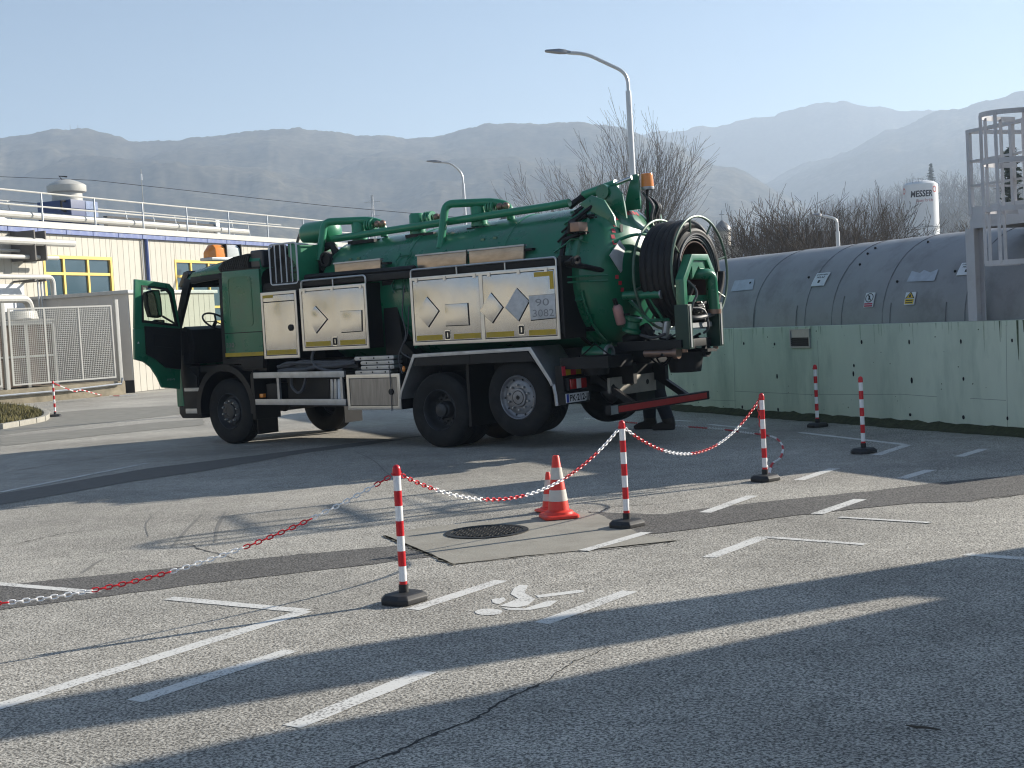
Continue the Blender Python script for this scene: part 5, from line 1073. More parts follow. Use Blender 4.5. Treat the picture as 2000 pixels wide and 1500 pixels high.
# --- open driver's door and mirrors
DS = -1.0
D_ = lambda *pts: [TR(u, v, DS) for u, v in pts]
dr = part(MB().ring_prism(D_((264, 545), (300, 549), (331, 554), (340, 565), (353, 642), (263, 642)), D_((277, 558), (300, 560), (326, 564), (333, 573), (346, 636), (278, 628)), -.05, .0, RMs(DS)), 'driver_door', m_tg, bevel=.012, label='open green driver door with black inner trim')
part(MB().prism(D_((263, 642), (353, 642), (352, 760), (318, 757), (309, 737), (296, 717), (282, 707), (264, 702)), -.055, .002, RMs(DS)), 'door_lower_panel', m_tg, dr, bevel=.015)
part(MB().prism(D_((277, 558), (300, 560), (326, 564), (333, 573), (346, 636), (278, 628)), -.03, -.026, RMs(DS)), 'door_glass', m_gl, dr, smooth=0)
part(MB().ring_prism(D_((276, 557), (300, 559), (327, 563), (334, 572), (348, 638), (277, 630)), D_((279, 561), (300, 563), (324, 567), (331, 575), (343, 633), (281, 625)), -.02, .006, RMs(DS)), 'window_seal', m_bp, dr)
part(MB().prism(D_((281, 637), (351, 642), (351, 722), (322, 718), (303, 702), (284, 692)), .002, .045, RMs(DS)), 'door_trim', m_bp, dr, bevel=.015)
part(MB().prism(D_((298, 652), (335, 655), (335, 680), (298, 676)), .045, .06, RMs(DS)), 'trim_pad', m_bs, dr, bevel=.01); part(MB().prism(D_((336, 689), (343, 690), (343, 692), (336, 691)), .045, .07, RMs(DS)), 'door_handle', m_chrome, dr)
part(MB().prism(D_((268, 671), (272, 671), (270, 667)), .003, .005, RMs(DS)), 'warning_sticker', m_signw, dr, smooth=0)
tx = text_mb('FM', .05, .14); part(placed(tx, RMs(DS) @ Matrix.Translation((TR(327, 744, DS)[0], TR(327, 744, DS)[1], .004))), 'door_lettering', m_alu, dr, smooth=0)
MS = -1.22
M_ = lambda *pts: [TR(u, v, MS) for u, v in pts]
mr = part(MB().prism(M_((285, 571), (298, 566), (312, 566), (316, 590), (318, 618), (310, 621), (294, 619), (288, 600)), -.09, .0, RMs(MS)), 'wing_mirror', m_bp, bevel=.015)
m_mir = mat('mirror_glass', (.75, .77, .78), .03, metal=1, var=0)
part(MB().prism(M_((288, 573), (299, 569), (310, 569), (315, 616), (296, 616), (290, 598)), .001, .004, RMs(MS)), 'mirror_glass', m_mir, mr, smooth=0)
part(MB().prism(M_((295, 630), (306, 624), (320, 625), (322, 640), (296, 637)), -.07, .02, RMs(MS)), 'small_mirror', m_bp, mr, bevel=.012); part(MB().prism(M_((297, 630), (307, 626), (316, 627), (317, 637), (298, 635)), .021, .024, RMs(MS)), 'mirror_glass', m_mir, mr, smooth=0)
a_, b_, c_, d_ = [Vector((MS, *TR(u, v, MS))) for u, v in ((314, 568), (330, 566), (318, 618), (345, 634))]; part(MB().tube(fillet([a_, b_, Vector((-1.12, .02, 2.5))], .05, 4), .016, 8).tube(fillet([c_, d_, Vector((-1.12, .02, 1.95))], .05, 4), .018, 8), 'mirror_arm', m_bp, mr)
# --- tank
TT, TA, TB_ = 1.25, (1.95, 2.13), (6.62, 2.255)
def tc_(s): return TA[1] + (TB_[1] - TA[1]) * (s - TA[0]) / (TB_[0] - TA[0])
def tp(s, ang, r): return Vector((s, TT - r * cos(radians(ang)), tc_(s) + r * sin(radians(ang))))     # ang 0 = near side, 90 = top
def tank_rings(prof, n=64):
    b = MB()
    for s, r in prof: b.v += [tuple(tp(s, 360 * k / n, r)) for k in range(n)]
    b.f = [(i * n + k, i * n + (k + 1) % n, (i + 1) * n + (k + 1) % n, (i + 1) * n + k) for i in range(len(prof) - 1) for k in range(n)]
    return b
RT = .965
tank = part(tank_rings([(1.66, .0), (1.66, .3), (1.70, .55), (1.78, .76), (1.88, .90), (1.98, RT)] + [(2.1 + .25 * k, RT) for k in range(18)] + [(6.5, RT)]), 'tank_barrel', m_tg, smooth=50)
for s in (3.62, 5.42): part(tank_rings([(s - .05, RT + .001), (s - .04, RT + .012), (s + .04, RT + .012), (s + .05, RT + .001)]), 'tank_band', m_tg, tank, smooth=40)
part(tank_rings([(6.46, RT), (6.46, RT + .035), (6.52, RT + .035), (6.52, RT)]), 'front_flange', m_bs, tank, smooth=30)
part(tank_rings([(6.52, RT), (6.55, RT + .03), (6.60, RT + .03), (6.62, RT + .005), (6.66, RT + .005), (6.68, RT + .04), (6.74, RT + .04), (6.76, RT - .005)]), 'door_flange', m_tg, tank, smooth=30)
dish = part(tank_rings([(6.74, RT - .0), (6.82, .955), (6.92, .90), (7.02, .79), (7.10, .64), (7.16, .46), (7.195, .27), (7.21, .1), (7.212, 0)]), 'rear_door', m_tg, smooth=60)
for k in range(14): a = 8 + k * 360 / 14; part(MB().box(6.50, 6.80, -.03, .03, -.02, .045, Matrix.Translation(tp(0, a, RT + .03) + Vector((0, 0, tc_(6.6) - tc_(0)))) @ Matrix.Rotation(radians(a - 90), 4, 'X')), 'door_clamp', m_tg if k % 3 else m_bs, tank, bevel=.01)
# drawn frame lines on barrel: ladder rungs welded on
for a0, a1, s in ((2, 40, 3.50), (2, 40, 3.72)): part(MB().tube([tp(s + .03 * math.sin(q), q, RT + .03) for q in range(a0, a1, 4)], .010, 6), 'barrel_ladder_stile', m_tg, tank)
for a in (5, 20, 35): part(MB().cyl(tp(3.5, a, RT + .03), tp(3.74, a, RT + .03), .010, n=6), 'barrel_ladder_rung', m_tg, tank)
for s, a in ((2.45, 40), (2.62, 40), (5.0, 42), (5.22, 42)): part(MB().box(-.03, .03, -.012, .012, -.01, .02, Matrix.Translation(tp(s, a, RT))), 'lug', m_tg, tank)
# cover plates hung on the barrel
for s0, s1 in ((2.33, 3.27), (3.98, 4.89), (4.94, 5.89)):
    cp = part(MB().prism([(s0, 2.50), (s1 - .02, 2.50), (s1, 2.705), (s0, 2.705)], -.04, 0, SMt(.285)), 'cover_plate', m_wood, bevel=.004); part(MB().box(s0 - .01, s1 + .02, .262, .33, 2.706, 2.728), 'plate_edge', m_alu, cp); part(MB().box(s1 - .05, s1 + .12, .30, .40, 2.64, 2.67), 'plate_bracket', m_bs, cp)
# top pipework
part(MB().tube([(1.80, .80, 3.13), (4.06, .80, 3.19), (6.0, .80, 3.24), (6.30, .82, 3.26)], .055, 12), 'top_rail_pipe', m_tgl)
for s0, zt_, L_ in ((1.74, 3.40, .72), (4.20, 3.44, .70)):
    part(MB().tube(fillet([(s0, .55, 2.80), (s0, .72, zt_), (s0 + L_, .95, zt_ - .03), (s0 + L_ + .22, 1.02, zt_ - .10), (s0 + L_ + .24, 1.02, zt_ - .3)], .12, 6), .058, 14), 'suction_pipe_arch', m_tgl)
for s0 in (2.13, 3.32, 4.50):
    pt_ = part(MB().lathe([(0, 3.0), (.12, 3.0), (.12, 3.30), (.10, 3.33), (0, 3.335)], (s0 + .12, .95, .09 if s0 > 4 else .05), n=20), 'valve_pot', m_tgl)
    for k in range(3): part(MB().lathe([(.05, 0), (.10, .0), (.10, .03), (.05, .03)], (s0 + .30 + .05 * k, .95, 3.27 + (.06 if s0 > 4 else .02)), (1, 0, 0), n=18), 'pot_flange', m_tgl, pt_)
    for k in range(2): part(MB().sphere((s0 + .52 + .11 * k, .93, 3.27 + (.06 if s0 > 4 else .02)), .055, 12, 8), 'coupling_ball', m_brass, pt_)
    part(MB().box(s0 + .0, s0 + .55, .80, 1.1, 3.02, 3.07), 'pot_bracket', m_bs, pt_)
vs_ = part(MB().lathe([(0, 0), (.10, .01), (.16, .06), (.18, .12), (.18, .62), (.16, .70), (.06, .74), (0, .74)], (1.02, .95, 3.27), (1, 0, 0), n=24), 'air_vessel', m_tgl)
part(MB().cyl((1.4, .95, 2.9), (1.4, .95, 3.15), .09), 'vessel_stub', m_tg, vs_); part(MB().tube(spline([(1.0, 1.2, 3.40), (.8, 1.25, 3.46), (.6, 1.3, 3.35), (.45, 1.3, 3.1)], 5), .025, 8), 'vessel_hose', mat('brown_hose', (.14, .10, .085), .6), vs_)
part(MB().lathe([(.05, 0), (.11, .0), (.11, .05), (.07, .05), (.07, .02), (0, .02)], (2.04, .42, 2.80), (0, -1, 0), n=20), 'sight_port', m_bs)
part(MB().tube(fillet([(1.45, .75, 2.65), (1.85, .6, 2.72), (2.0, .5, 2.80)], .1), .075, 10), 'port_pipe', m_bs)
# --- pump set behind the cab with guard cage
part(MB().box(1.0, 1.75, .55, 1.9, 1.3, 2.95), 'pump_housing', m_bs, bevel=.04); part(MB().box(1.52, 1.72, .12, 1.0, 2.40, 3.08), 'pump_cover', m_tgl, bevel=.02); part(MB().box(1.15, 1.5, .30, .7, 2.75, 3.06), 'belt_guard', m_bs, bevel=.03)
part(MB().lathe([(.0, 0), (.28, 0), (.30, .03), (.30, .10), (.12, .12)], (1.42, .12, 2.62), (0, 1, 0), n=28).lathe([(.0, 0), (.19, 0), (.2, .03), (.2, .10)], (1.27, .12, 2.90), (0, 1, 0), n=24), 'drive_pulley', m_bs)
part(MB().tube(spline([(1.72, .7, 3.0), (1.9, .7, 3.02), (1.98, .72, 2.8)], 5), .06, 10), 'pump_hose', m_bs)
rk = part(MB().tube(fillet([(1.47, .06, 3.08), (1.17, .06, 3.08), (1.17, .06, 2.465), (1.77, .06, 2.465), (1.77, .06, 3.08), (1.47, .06, 3.08)], .06, 4), .014, 8), 'guard_cage', m_white)
for x in (1.29, 1.41, 1.53, 1.65): part(MB().cyl((x, .06, 2.465), (x, .06, 3.08), .010, n=8), 'cage_bar', m_white, rk)
for x in (1.17, 1.77): part(MB().cyl((x, .06, 3.05), (x, .5, 3.05), .012, n=8), 'cage_stay', m_white, rk)
part(MB().box(1.0, 6.64, .05, .30, 2.40, 2.50), 'box_top_shelf', m_bs, bevel=.02); part(MB().tube([(1.8, .2, 2.54), (4.0, .2, 2.53)], .05, 8), 'side_tube', m_bs)
part(MB().box(.98, 1.84, .06, .5, 2.36, 2.46), 'pump_shelf', m_bs)
# --- stainless side lockers
def locker(s0, s1, z0, z1, doors, name='side_locker', depth=.30):
    lk = part(MB().box(s0, s1, .004, depth, z0, z1), name, m_bs, bevel=.01)
    part(MB().ring_prism([(s0, z0), (s1, z0), (s1, z1), (s0, z1)], [(s0 + .045, z0 + .045), (s1 - .045, z0 + .045), (s1 - .045, z1 - .045), (s0 + .045, z1 - .045)], -.004, .010, SM), 'locker_frame', m_ssf, lk, bevel=.003)
    for d0, d1 in doors: part(MB().box(d0, d1, -.006, .003, z0 + .055, z1 - .055), 'locker_door', m_ss, lk, bevel=.002)
    return lk
def rail_on(lk, s0, s1, z, h, nst=1):
    part(MB().tube(fillet([(s0, .02, z), (s0, .02, z + h), (s1, .02, z + h), (s1, .02, z)], .06, 5), .014, 8), 'locker_rail', m_ssf, lk)
    for k in range(nst): x = s0 + (s1 - s0) * (k + 1) / (nst + 1); part(MB().cyl((x, .02, z), (x, .02, z + h), .012, n=8), 'rail_stay', m_ssf, lk)
def strip(lk, s0, s1, z0, z1, m=None): part(MB().box(s0, s1, -.0085, -.0065, z0, z1), 'reflective_strip', m or m_ystr, lk, smooth=0)
def diamond(lk, pts, m=m_ss):
    q = [TS(*p) for p in pts]; cx, cz = sum(a for a, b in q) / 4, sum(b for a, b in q) / 4
    part(MB().prism([(cx + (a - cx) * 1.05 + .006, cz + (b - cz) * 1.05 - .004) for a, b in q], .0065, .0085, SM), 'placard_shadow_edge', m_dark, lk, smooth=0)  # black sheet, shifted right and down, paints the holder's shadow edge
    part(MB().prism([TS(*p) for p in pts], .010, .018, SM), 'placard_holder', m, lk, bevel=.002)
def latch(lk, s, z): 
    q = part(MB().prism(rrect(s - .05, s + .05, z - .07, z + .07, .02), .007, .012, SM), 'latch_plate', m_chrome, lk); part(MB().ring_prism(rrect(s - .035, s + .035, z - .055, z + .055, .015), rrect(s - .02, s + .02, z - .035, z + .035, .01), .012, .024, SM), 'latch_handle', m_bs, q)
b1_ = locker(.985, 1.775, 1.34, 2.36, [(1.04, 1.72)]); strip(b1_, 1.05, 1.70, 1.40, 1.47); strip(b1_, .99, 1.26, 2.27, 2.335); strip(b1_, .99, 1.03, 1.98, 2.27); part(MB().box(1.03, 1.73, -.008, -.004, 2.20, 2.215), 'door_joint', m_dark, b1_)
part(MB().lathe([(.05, 0), (.05, .02), (.02, .025), (0, .025)], (1.62, -.006, 1.80), (0, -1, 0), n=16), 'rotary_lock', m_bs, b1_)
b2_ = locker(1.847, 3.225, 1.435, 2.374, [(1.90, 3.17)]); strip(b2_, 1.92, 2.44, 1.50, 1.57); strip(b2_, 2.64, 3.15, 1.50, 1.57); rail_on(b2_, 1.87, 3.20, 2.37, .12); latch(b2_, 2.54, 1.56)
diamond(b2_, ((600, 618), (617, 598), (640, 623), (619, 650))); diamond(b2_, ((666, 608), (707, 606), (708, 646), (668, 649)))
b3_ = locker(4.075, 6.624, 1.444, 2.395, [(4.13, 5.315), (5.385, 6.57)]); strip(b3_, 4.15, 4.62, 1.51, 1.58); strip(b3_, 4.83, 5.30, 1.51, 1.58); strip(b3_, 5.40, 5.87, 1.51, 1.58); strip(b3_, 6.12, 6.55, 1.51, 1.58); strip(b3_, 6.25, 6.56, 2.27, 2.33); strip(b3_, 6.50, 6.56, 2.10, 2.27); rail_on(b3_, 4.08, 6.60, 2.395, .11, 2); latch(b3_, 4.72, 1.57); latch(b3_, 6.0, 1.59)
for x in (5.35,): part(MB().box(x - .03, x + .03, -.009, .004, 1.49, 2.35), 'centre_post', m_ssf, b3_)
for pts in (((815, 612), (835, 580), (858, 607), (838, 638)), ((938, 607), (960, 572), (983, 600), (963, 630))): diamond(b3_, pts)
diamond(b3_, ((870, 595), (914, 592), (917, 634), (872, 636)))
m_plc = mat('worn_grey_placard', (.56, .56, .56), .6, metal=.2, var=.2, vscale=14, dirt=((.2, .2, .2), .6, 7)); diamond(b3_, ((988, 601), (1010, 563), (1034, 588), (1014, 626)), m_plc); diamond(b3_, ((1034, 578), (1085, 574), (1087, 620), (1038, 625)), m_plc)
m_emb = mat('embossed_digits', (.26, .26, .27), .5, metal=.2, var=.1)
for tx_, x, z, w in (('90', 6.26, 1.89, .22), ('3082', 6.21, 1.75, .34)): tx = text_mb(tx_, .135, w); part(placed(tx, SM @ Matrix.Translation((x, z, .021))), 'placard_digits', m_emb, b3_, smooth=0)
for s, z in ((1.95, 2.34), (2.54, 2.345), (3.12, 2.34), (4.2, 2.36), (4.72, 2.36), (5.25, 2.36), (5.5, 2.36), (6.0, 2.36), (6.45, 2.36)): part(MB().box(s - .025, s + .025, -.018, .0, z - .035, z + .02), 'hinge', m_ssf, b2_ if s < 3.5 else b3_)
part(MB().prism([(6.63, 1.55), (6.68, 1.45), (6.68, 2.52), (6.63, 2.52)], -.50, -.02, SM), 'rear_shroud', m_bs); part(MB().prism([(3.26, 1.2), (3.95, 1.2), (3.6, 1.5), (3.48, 2.4), (3.26, 2.4)], -.5, -.30, SM), 'pump_shroud', m_bs)
part(MB().tube(spline([(3.86, .12, 2.3), (3.82, .08, 1.9), (3.88, .06, 1.6), (3.72, .06, 1.3), (3.78, .05, 1.05)], 6), .010, 6).tube(spline([(3.92, .12, 2.0), (3.90, .07, 1.6), (3.76, .07, 1.38), (3.96, .06, 1.26)], 6), .009, 6), 'rope', m_hose)
part(MB().tube(fillet([(3.75, .4, 1.4), (3.95, .35, 1.75), (4.0, .35, 2.2)], .1), .02, 8).tube(fillet([(3.70, .5, 1.4), (3.85, .45, 1.85), (4.05, .4, 2.0)], .1), .018, 8), 'side_pipe', m_tg)
# --- side guard, tool box, ladder, hoses
for z0, z1 in ((1.035, 1.125), (.62, .71)): part(MB().prism([(.70, z0 + .01), (2.68, z0 - .01), (2.68, z1 - .005), (.70, z1 + .01)], -.03, .01, SM), 'side_guard_rail', m_alu, bevel=.008)
for x in (1.24, 2.60): part(MB().box(x - .025, x + .025, .0, .04, .70, 1.05), 'side_guard_post', m_alu)
tb = part(MB().box(2.72, 3.78, .004, .5, .545, 1.06), 'tool_box', m_bs, bevel=.01); part(MB().ring_prism([(2.72, .545), (3.78, .545), (3.78, 1.06), (2.72, 1.06)], [(2.775, .60), (3.72, .60), (3.72, 1.005), (2.775, 1.005)], -.004, .012, SM), 'locker_frame', m_ssf, tb, bevel=.003)
part(MB().box(2.785, 3.71, -.006, .003, .61, .995), 'locker_door', mat('brushed_door', (.30, .28, .26), .4, metal=.7, var=.25, vscale=8, stretch=(3, 3, .3)), tb); part(MB().lathe([(.045, 0), (.045, .015), (0, .02)], (3.60, -.006, .80), (0, -1, 0), n=14), 'rotary_lock', m_bs, tb); part(MB().tube([(3.60, -.02, 1.2), (3.605, -.022, .8), (3.60, -.02, .52)], .006, 5), 'rope', m_hose, tb)
la_ = part(MB().box(2.86, 3.68, .28, .34, 1.08, 1.32), 'ladder_rack', m_bs)
for k in range(4):
    x0 = 2.88 + (.12 if k in (1, 2) else 0); x1 = 3.66 if k < 3 else 3.58; z = 1.29 - k * .068
    r_ = part(MB().prism(rrect(x0, x1, z - .028, z + .028, .024, 3), -.20, -.02, SM), 'folded_ladder', m_alu, la_, bevel=.004)
    for x in (x0 + .12, (x0 + x1) / 2, x1 - .10): part(MB().prism(rrect(x - .012, x + .012, z - .012, z + .012, .006, 1), -.02, -.017, SM), 'ladder_hole', m_dark, r_)
rng = random.Random(4)
hb = None
for k in range(9):
    z = 1.14 + .022 * (k % 4) + rng.uniform(-.01, .02); y = .06 + .05 * (k // 4) + rng.uniform(-.015, .015)
    pts = [(1.22 + rng.uniform(-.05, .1), y, z + rng.uniform(-.02, .02)), (1.45, y - .02, z + rng.uniform(.0, .09)), (1.75, y - .01, z + rng.uniform(-.02, .07)), (2.1, y, z + rng.uniform(-.05, .06)), (2.45, y, z + rng.uniform(-.02, .08)), (2.82, y + .05, z + rng.uniform(.0, .12))]
    part(MB().tube(spline(pts, 6), .025, 8), 'hose', m_hose)
part(MB().tube(spline([(2.02, .05, 1.44), (1.98, .04, 1.30), (2.1, .03, 1.18), (2.4, .03, 1.12), (2.6, .05, 1.14)], 6), .024, 8), 'hose', m_hose); part(MB().tube(spline([(1.42, .12, 1.10), (1.44, .10, .90), (1.58, .10, .80), (1.70, .10, .90), (1.76, .12, 1.10)], 6), .022, 8), 'hose', m_hose)
for k, mm in enumerate((m_bs, m_alu, m_alu, m_signw, m_bs)): x = 2.22 + k * .075; part(MB().prism([(x, .70), (x + .06, .70), (x + .08, .92), (x + .07, 1.0), (x + .02, 1.0)], -.35, -.06, SM), 'stored_board', mm, bevel=.012)
part(MB().box(.86, 1.15, .10, .45, .70, .95), 'air_filter', m_bp, bevel=.02); part(MB().box(.76, .84, .04, .1, .74, .80), 'side_marker', m_amber, bevel=.006)
part(MB().sphere((3.83, .03, 1.12), .04, 10, 8, (.7, .6, 1.1)), 'side_marker', m_amber)
# --- rear fender over the twin axles
fo = [(3.76, .70), (3.79, .82), (4.06, 1.325), (6.14, 1.36), (6.44, .93), (6.47, .85)]; fi = [(3.79, .69), (3.82, .80), (4.09, 1.275), (6.10, 1.31), (6.40, .90), (6.43, .84)]
b = MB(); n = len(fo)
for t in (-.02, .66): b.v += [(x, t, z) for x, z in fo] + [(x, t, z) for x, z in fi]
for i in range(n - 1): b.f += [(i, i + 1, n + i + 1, n + i), (2 * n + i, 3 * n + i, 3 * n + i + 1, 2 * n + i + 1), (i, 2 * n + i, 2 * n + i + 1, i + 1), (n + i, n + i + 1, 3 * n + i + 1, 3 * n + i)]
b.f += [(0, n, 3 * n, 2 * n), (n - 1, 3 * n - 1, 4 * n - 1, 2 * n - 1)]
rf = part(b, 'rear_fender', m_alu, bevel=.004)
part(MB().prism([(4.10, 1.27), (6.08, 1.30), (6.18, 1.17), (4.06, 1.155)], -.02, .012, SM), 'fender_skirt', m_bp, rf); part(MB().box(5.06, 5.09, -.016, .01, 1.16, 1.285), 'skirt_joint', m_bs, rf)
part(MB().tube([(6.455, .03, .86), (6.49, .02, .72), (6.50, .02, .58)], .035, 8), 'fender_tail_tube', m_alu, rf)
part(MB().add([(x, 2.50 - (.66 if j else -.02), z) for j in (0, 1) for x, z in fo], [(i, i + 1, n + i + 1, n + i) for i in range(n - 1)]), 'far_rear_fender', m_bp)
# --- rear end: lamps, plate, bumper
part(MB().box(6.50, 6.62, .0, .62, .62, 1.10), 'rear_corner_box', m_bs); part(MB().box(6.50, 6.62, 1.95, 2.50, .62, 1.10), 'rear_corner_box', m_bs)
for t0, t1, mm in ((-.02, .06, m_rtape), (.06, .17, m_ystr), (.17, .29, m_rtape), (.29, .41, m_ystr)): part(MB().box(6.622, 6.63, t0, t1 - .004, .97, 1.09), 'reflector_tile', mm, smooth=0)
part(MB().box(6.622, 6.63, 2.1, 2.3, 1.0, 1.12), 'reflector_tile', m_ystr, smooth=0)
for t0, t1 in ((.06, .42), (2.10, 2.46)):
    tl = part(MB().box(6.62, 6.68, t0 - .02, t1 + .02, .77, .94), 'tail_lamp', m_bp, bevel=.012); part(MB().box(6.675, 6.70, t0, t0 + .13, .79, .92), 'red_lens', m_redl, tl, bevel=.01); part(MB().box(6.675, 6.695, t0 + .13, t0 + .24, .79, .92), 'grey_lens', m_clear, tl, bevel=.008); part(MB().box(6.675, 6.70, t0 + .24, t1, .79, .92), 'red_lens', m_redl, tl, bevel=.01)
npl = part(MB().box(6.66, 6.672, -.02, .50, .615, .735), 'number_plate', mat('plate_white', (.66, .67, .68), .4, var=.05), bevel=.004)
part(MB().box(6.672, 6.674, -.015, .035, .62, .73), 'plate_blue_band', mat('plate_blue', (.02, .05, .35), .4, var=0), npl, smooth=0)
tx = text_mb('PK·212-JJ', .115, .43, bold=.003); part(placed(tx, RMs(6.675) @ Matrix.Translation((.055, .636, 0))), 'plate_lettering', m_blk, npl, smooth=0)
part(MB().box(6.55, 6.66, -.02, .52, .595, .76), 'plate_holder', m_bs)
ub = part(MB().prism([(-.10, .465), (2.40, .465), (2.40, .585), (-.10, .585)], -.05, .03, RMs(7.37)), 'underrun_bar', m_bs, bevel=.01); part(MB().box(7.401, 7.405, .08, 2.32, .485, .565), 'red_reflector_strip', mat('red_strip', (.42, .02, .02), .4, var=.15, vscale=8), ub, smooth=0); part(MB().box(7.395, 7.403, -.09, .07, .47, .58), 'bar_end_plate', m_alu, ub)
for t in (.55, 1.9): part(MB().bar((6.7, t, .95), (7.34, t, .54), .08, .08), 'underrun_arm', m_bs, ub)
part(MB().prism([(.48, .90), (1.62, .90), (1.62, .66), (.95, .66), (.48, .70)], -.04, .0, RMs(7.02)), 'rear_cross_plate', mat('pale_rear_plate', (.36, .33, .28), .6, metal=.2, var=.15, vscale=4, dirt=((.1, .09, .08), .4, 5)), bevel=.006)
for t, z in ((.56, .78), (1.0, .80), (1.4, .79)): part(MB().cyl((7.0, t, z), (7.024, t, z), .035, n=12), 'plate_hole', m_dark)
part(MB().box(6.55, 7.0, .78, 1.66, .80, 1.12), 'rear_frame_end', m_bs, bevel=.01); part(MB().box(6.6, 7.35, .95, 1.5, 1.05, 1.30), 'rear_valve_block', m_bs, bevel=.03); part(MB().box(6.55, 7.3, .05, .62, 1.05, 1.2), 'rear_shelf', m_bs)
for s, t, z, r in ((6.95, .29, 1.22, .2), (7.85, 1.02, 1.19, .25)):
    part(MB().lathe([(r * .8, -.26), (r, .0), (r * .95, .0), (r * .78, -.22)], (s, t, z), n=24).lathe([(0, -.255), (r * .8, -.255)], (s, t, z), n=24), 'hanging_bucket', m_bp); part(MB().tube([(s - r, t, z), (s, t, z + .14), (s + r, t, z)], .01, 6), 'bucket_handle', m_bs)
part(MB().cyl((6.7, .42, 1.25), (7.05, .42, 1.23), .085, n=18).cyl((6.98, .42, 1.233), (7.06, .42, 1.23), .115, n=20), 'drain_pipe', m_tg); part(MB().lathe([(.075, .0), (.11, .0), (.11, .05), (.075, .05)], (7.05, .42, 1.23), (1, 0, 0), n=20, close=True), 'drain_coupling', m_alu)
# --- fittings on the rear door
for pts, t in ((((6.60, 3.20), (6.80, 3.30), (7.0, 3.22), (7.14, 3.0), (7.16, 2.86), (7.0, 2.98), (6.80, 3.08)), .62), (((6.70, 3.2), (6.75, 3.42), (6.98, 3.42), (7.08, 3.30), (7.12, 2.98), (6.95, 3.1)), .95), (((6.90, 3.1), (7.02, 3.45), (7.08, 3.57), (7.16, 3.57), (7.18, 3.1)), 1.22), (((6.90, 3.1), (7.02, 3.30), (7.12, 3.2), (7.18, 2.9), (7.0, 2.9)), 1.75)):
    part(MB().prism(pts, -t - .018, -t + .018, SM), 'hinge_fin', m_tg, dish, bevel=.006)
part(MB().cyl((6.78, .90, 3.36), (6.78, 1.02, 3.36), .10, n=20), 'hinge_boss', m_tg, dish)
part(MB().cyl((6.35, 1.10, 3.36), (6.88, 1.10, 3.46), .065, n=16), 'ram_cylinder', m_tgl); part(MB().cyl((6.86, 1.10, 3.457), (7.12, 1.12, 3.52), .03, n=12), 'ram_rod', m_chrome); part(MB().tube([(6.2, .95, 3.22), (6.28, 1.05, 3.30), (6.38, 1.10, 3.36)], [.05, .045, .06], 10), 'ram_clevis', m_bs)
bc = part(MB().lathe([(.09, 0), (.095, .02), (.095, .04)], (7.20, 1.36, 3.36), n=24), 'warning_beacon', m_alu); part(MB().lathe([(.095, .04), (.092, .06), (.085, .19), (.078, .215), (.05, .222), (0, .222)], (7.20, 1.36, 3.36), n=28), 'beacon_lens', m_amber, bc)
part(MB().lathe([(0, .05), (.03, .05), (.035, .12), (.02, .17), (0, .17)], (7.20, 1.36, 3.36), n=12), 'beacon_core', mat('beacon_core', (.6, .2, .02), .4), bc); part(MB().cyl((7.18, 1.36, 2.9), (7.20, 1.36, 3.37), .02, n=8), 'beacon_stem', m_bs, bc)
rng = random.Random(8)
for k in range(8): y = 1.34 + .03 * k; part(MB().tube(spline([(7.14, y, 3.33 - .01 * k), (7.26 + rng.uniform(0, .03), y + .03, 3.15), (7.24, y + .02, 3.0), (7.20, y + .10 + rng.uniform(-.02, .02), 2.85), (7.28, y + .2, 2.5), (7.3, y + .2, 2.1)], 5), .013 + .006 * (k % 3 == 0), 6), 'hydraulic_hose', m_bs if k % 2 else m_hose)
for k in range(9):
    a0 = 20 + k * 9; part(MB().tube(spline([tp(6.40 + rng.uniform(-.05, .05), a0, RT + .012), tp(6.55, a0 + 4, RT + .06 + rng.uniform(0, .02)), tp(6.66, a0 + rng.uniform(4, 14), RT + .06), tp(6.80 + rng.uniform(-.03, .06), a0 + rng.uniform(0, 16), RT - .02)], 5), rng.uniform(.009, .018), 6), 'hydraulic_line', m_bs if k % 3 else m_tg)
for a0 in (28, 46, 66): part(MB().cyl(tp(6.50, a0, RT + .05), tp(6.74, a0 + 3, RT + .07), .032, n=12).cyl(tp(6.70, a0 + 3, RT + .07), tp(6.84, a0 + 4, RT + .05), .016, n=10), 'clamp_ram', m_bs)
# side valves at the flange
for s, t, z in ((6.90, .02, 2.44), (6.95, .50, 2.30)): part(MB().lathe([(.03, -.22), (.035, -.08), (.055, -.07), (.055, -.02), (.045, -.02), (.045, .02), (.06, .02), (.06, .05), (.02, .05)], (s, t, z), Vector((.9, -.3, .05)), n=18), 'side_coupling', m_bs)
part(MB().tube([(6.6, .12, 2.42), (6.95, .14, 2.36), (7.0, .5, 2.30)], .035, 8), 'coupling_pipe', m_bs)
part(MB().box(6.72, 6.86, .20, .40, 2.82, 2.94), 'junction_box', m_brass, bevel=.01); part(MB().cyl((6.66, .3, 2.82), (6.72, .25, 2.95), .05).cyl((6.6, .5, 3.0), (6.8, .62, 3.16), .025), 'door_lock_ram', m_bs)
for z in (2.24, 2.17): part(MB().tube([(6.62, .12, z), (6.9, .25, z), (7.05, .52, z)], .014, 6), 'grab_bar', m_tg)
part(MB().tube(spline([tp(6.80, a, 1.0) for a in (-12, -24, -38, -50, -60)], 4), .02, 6), 'door_conduit', m_tg)
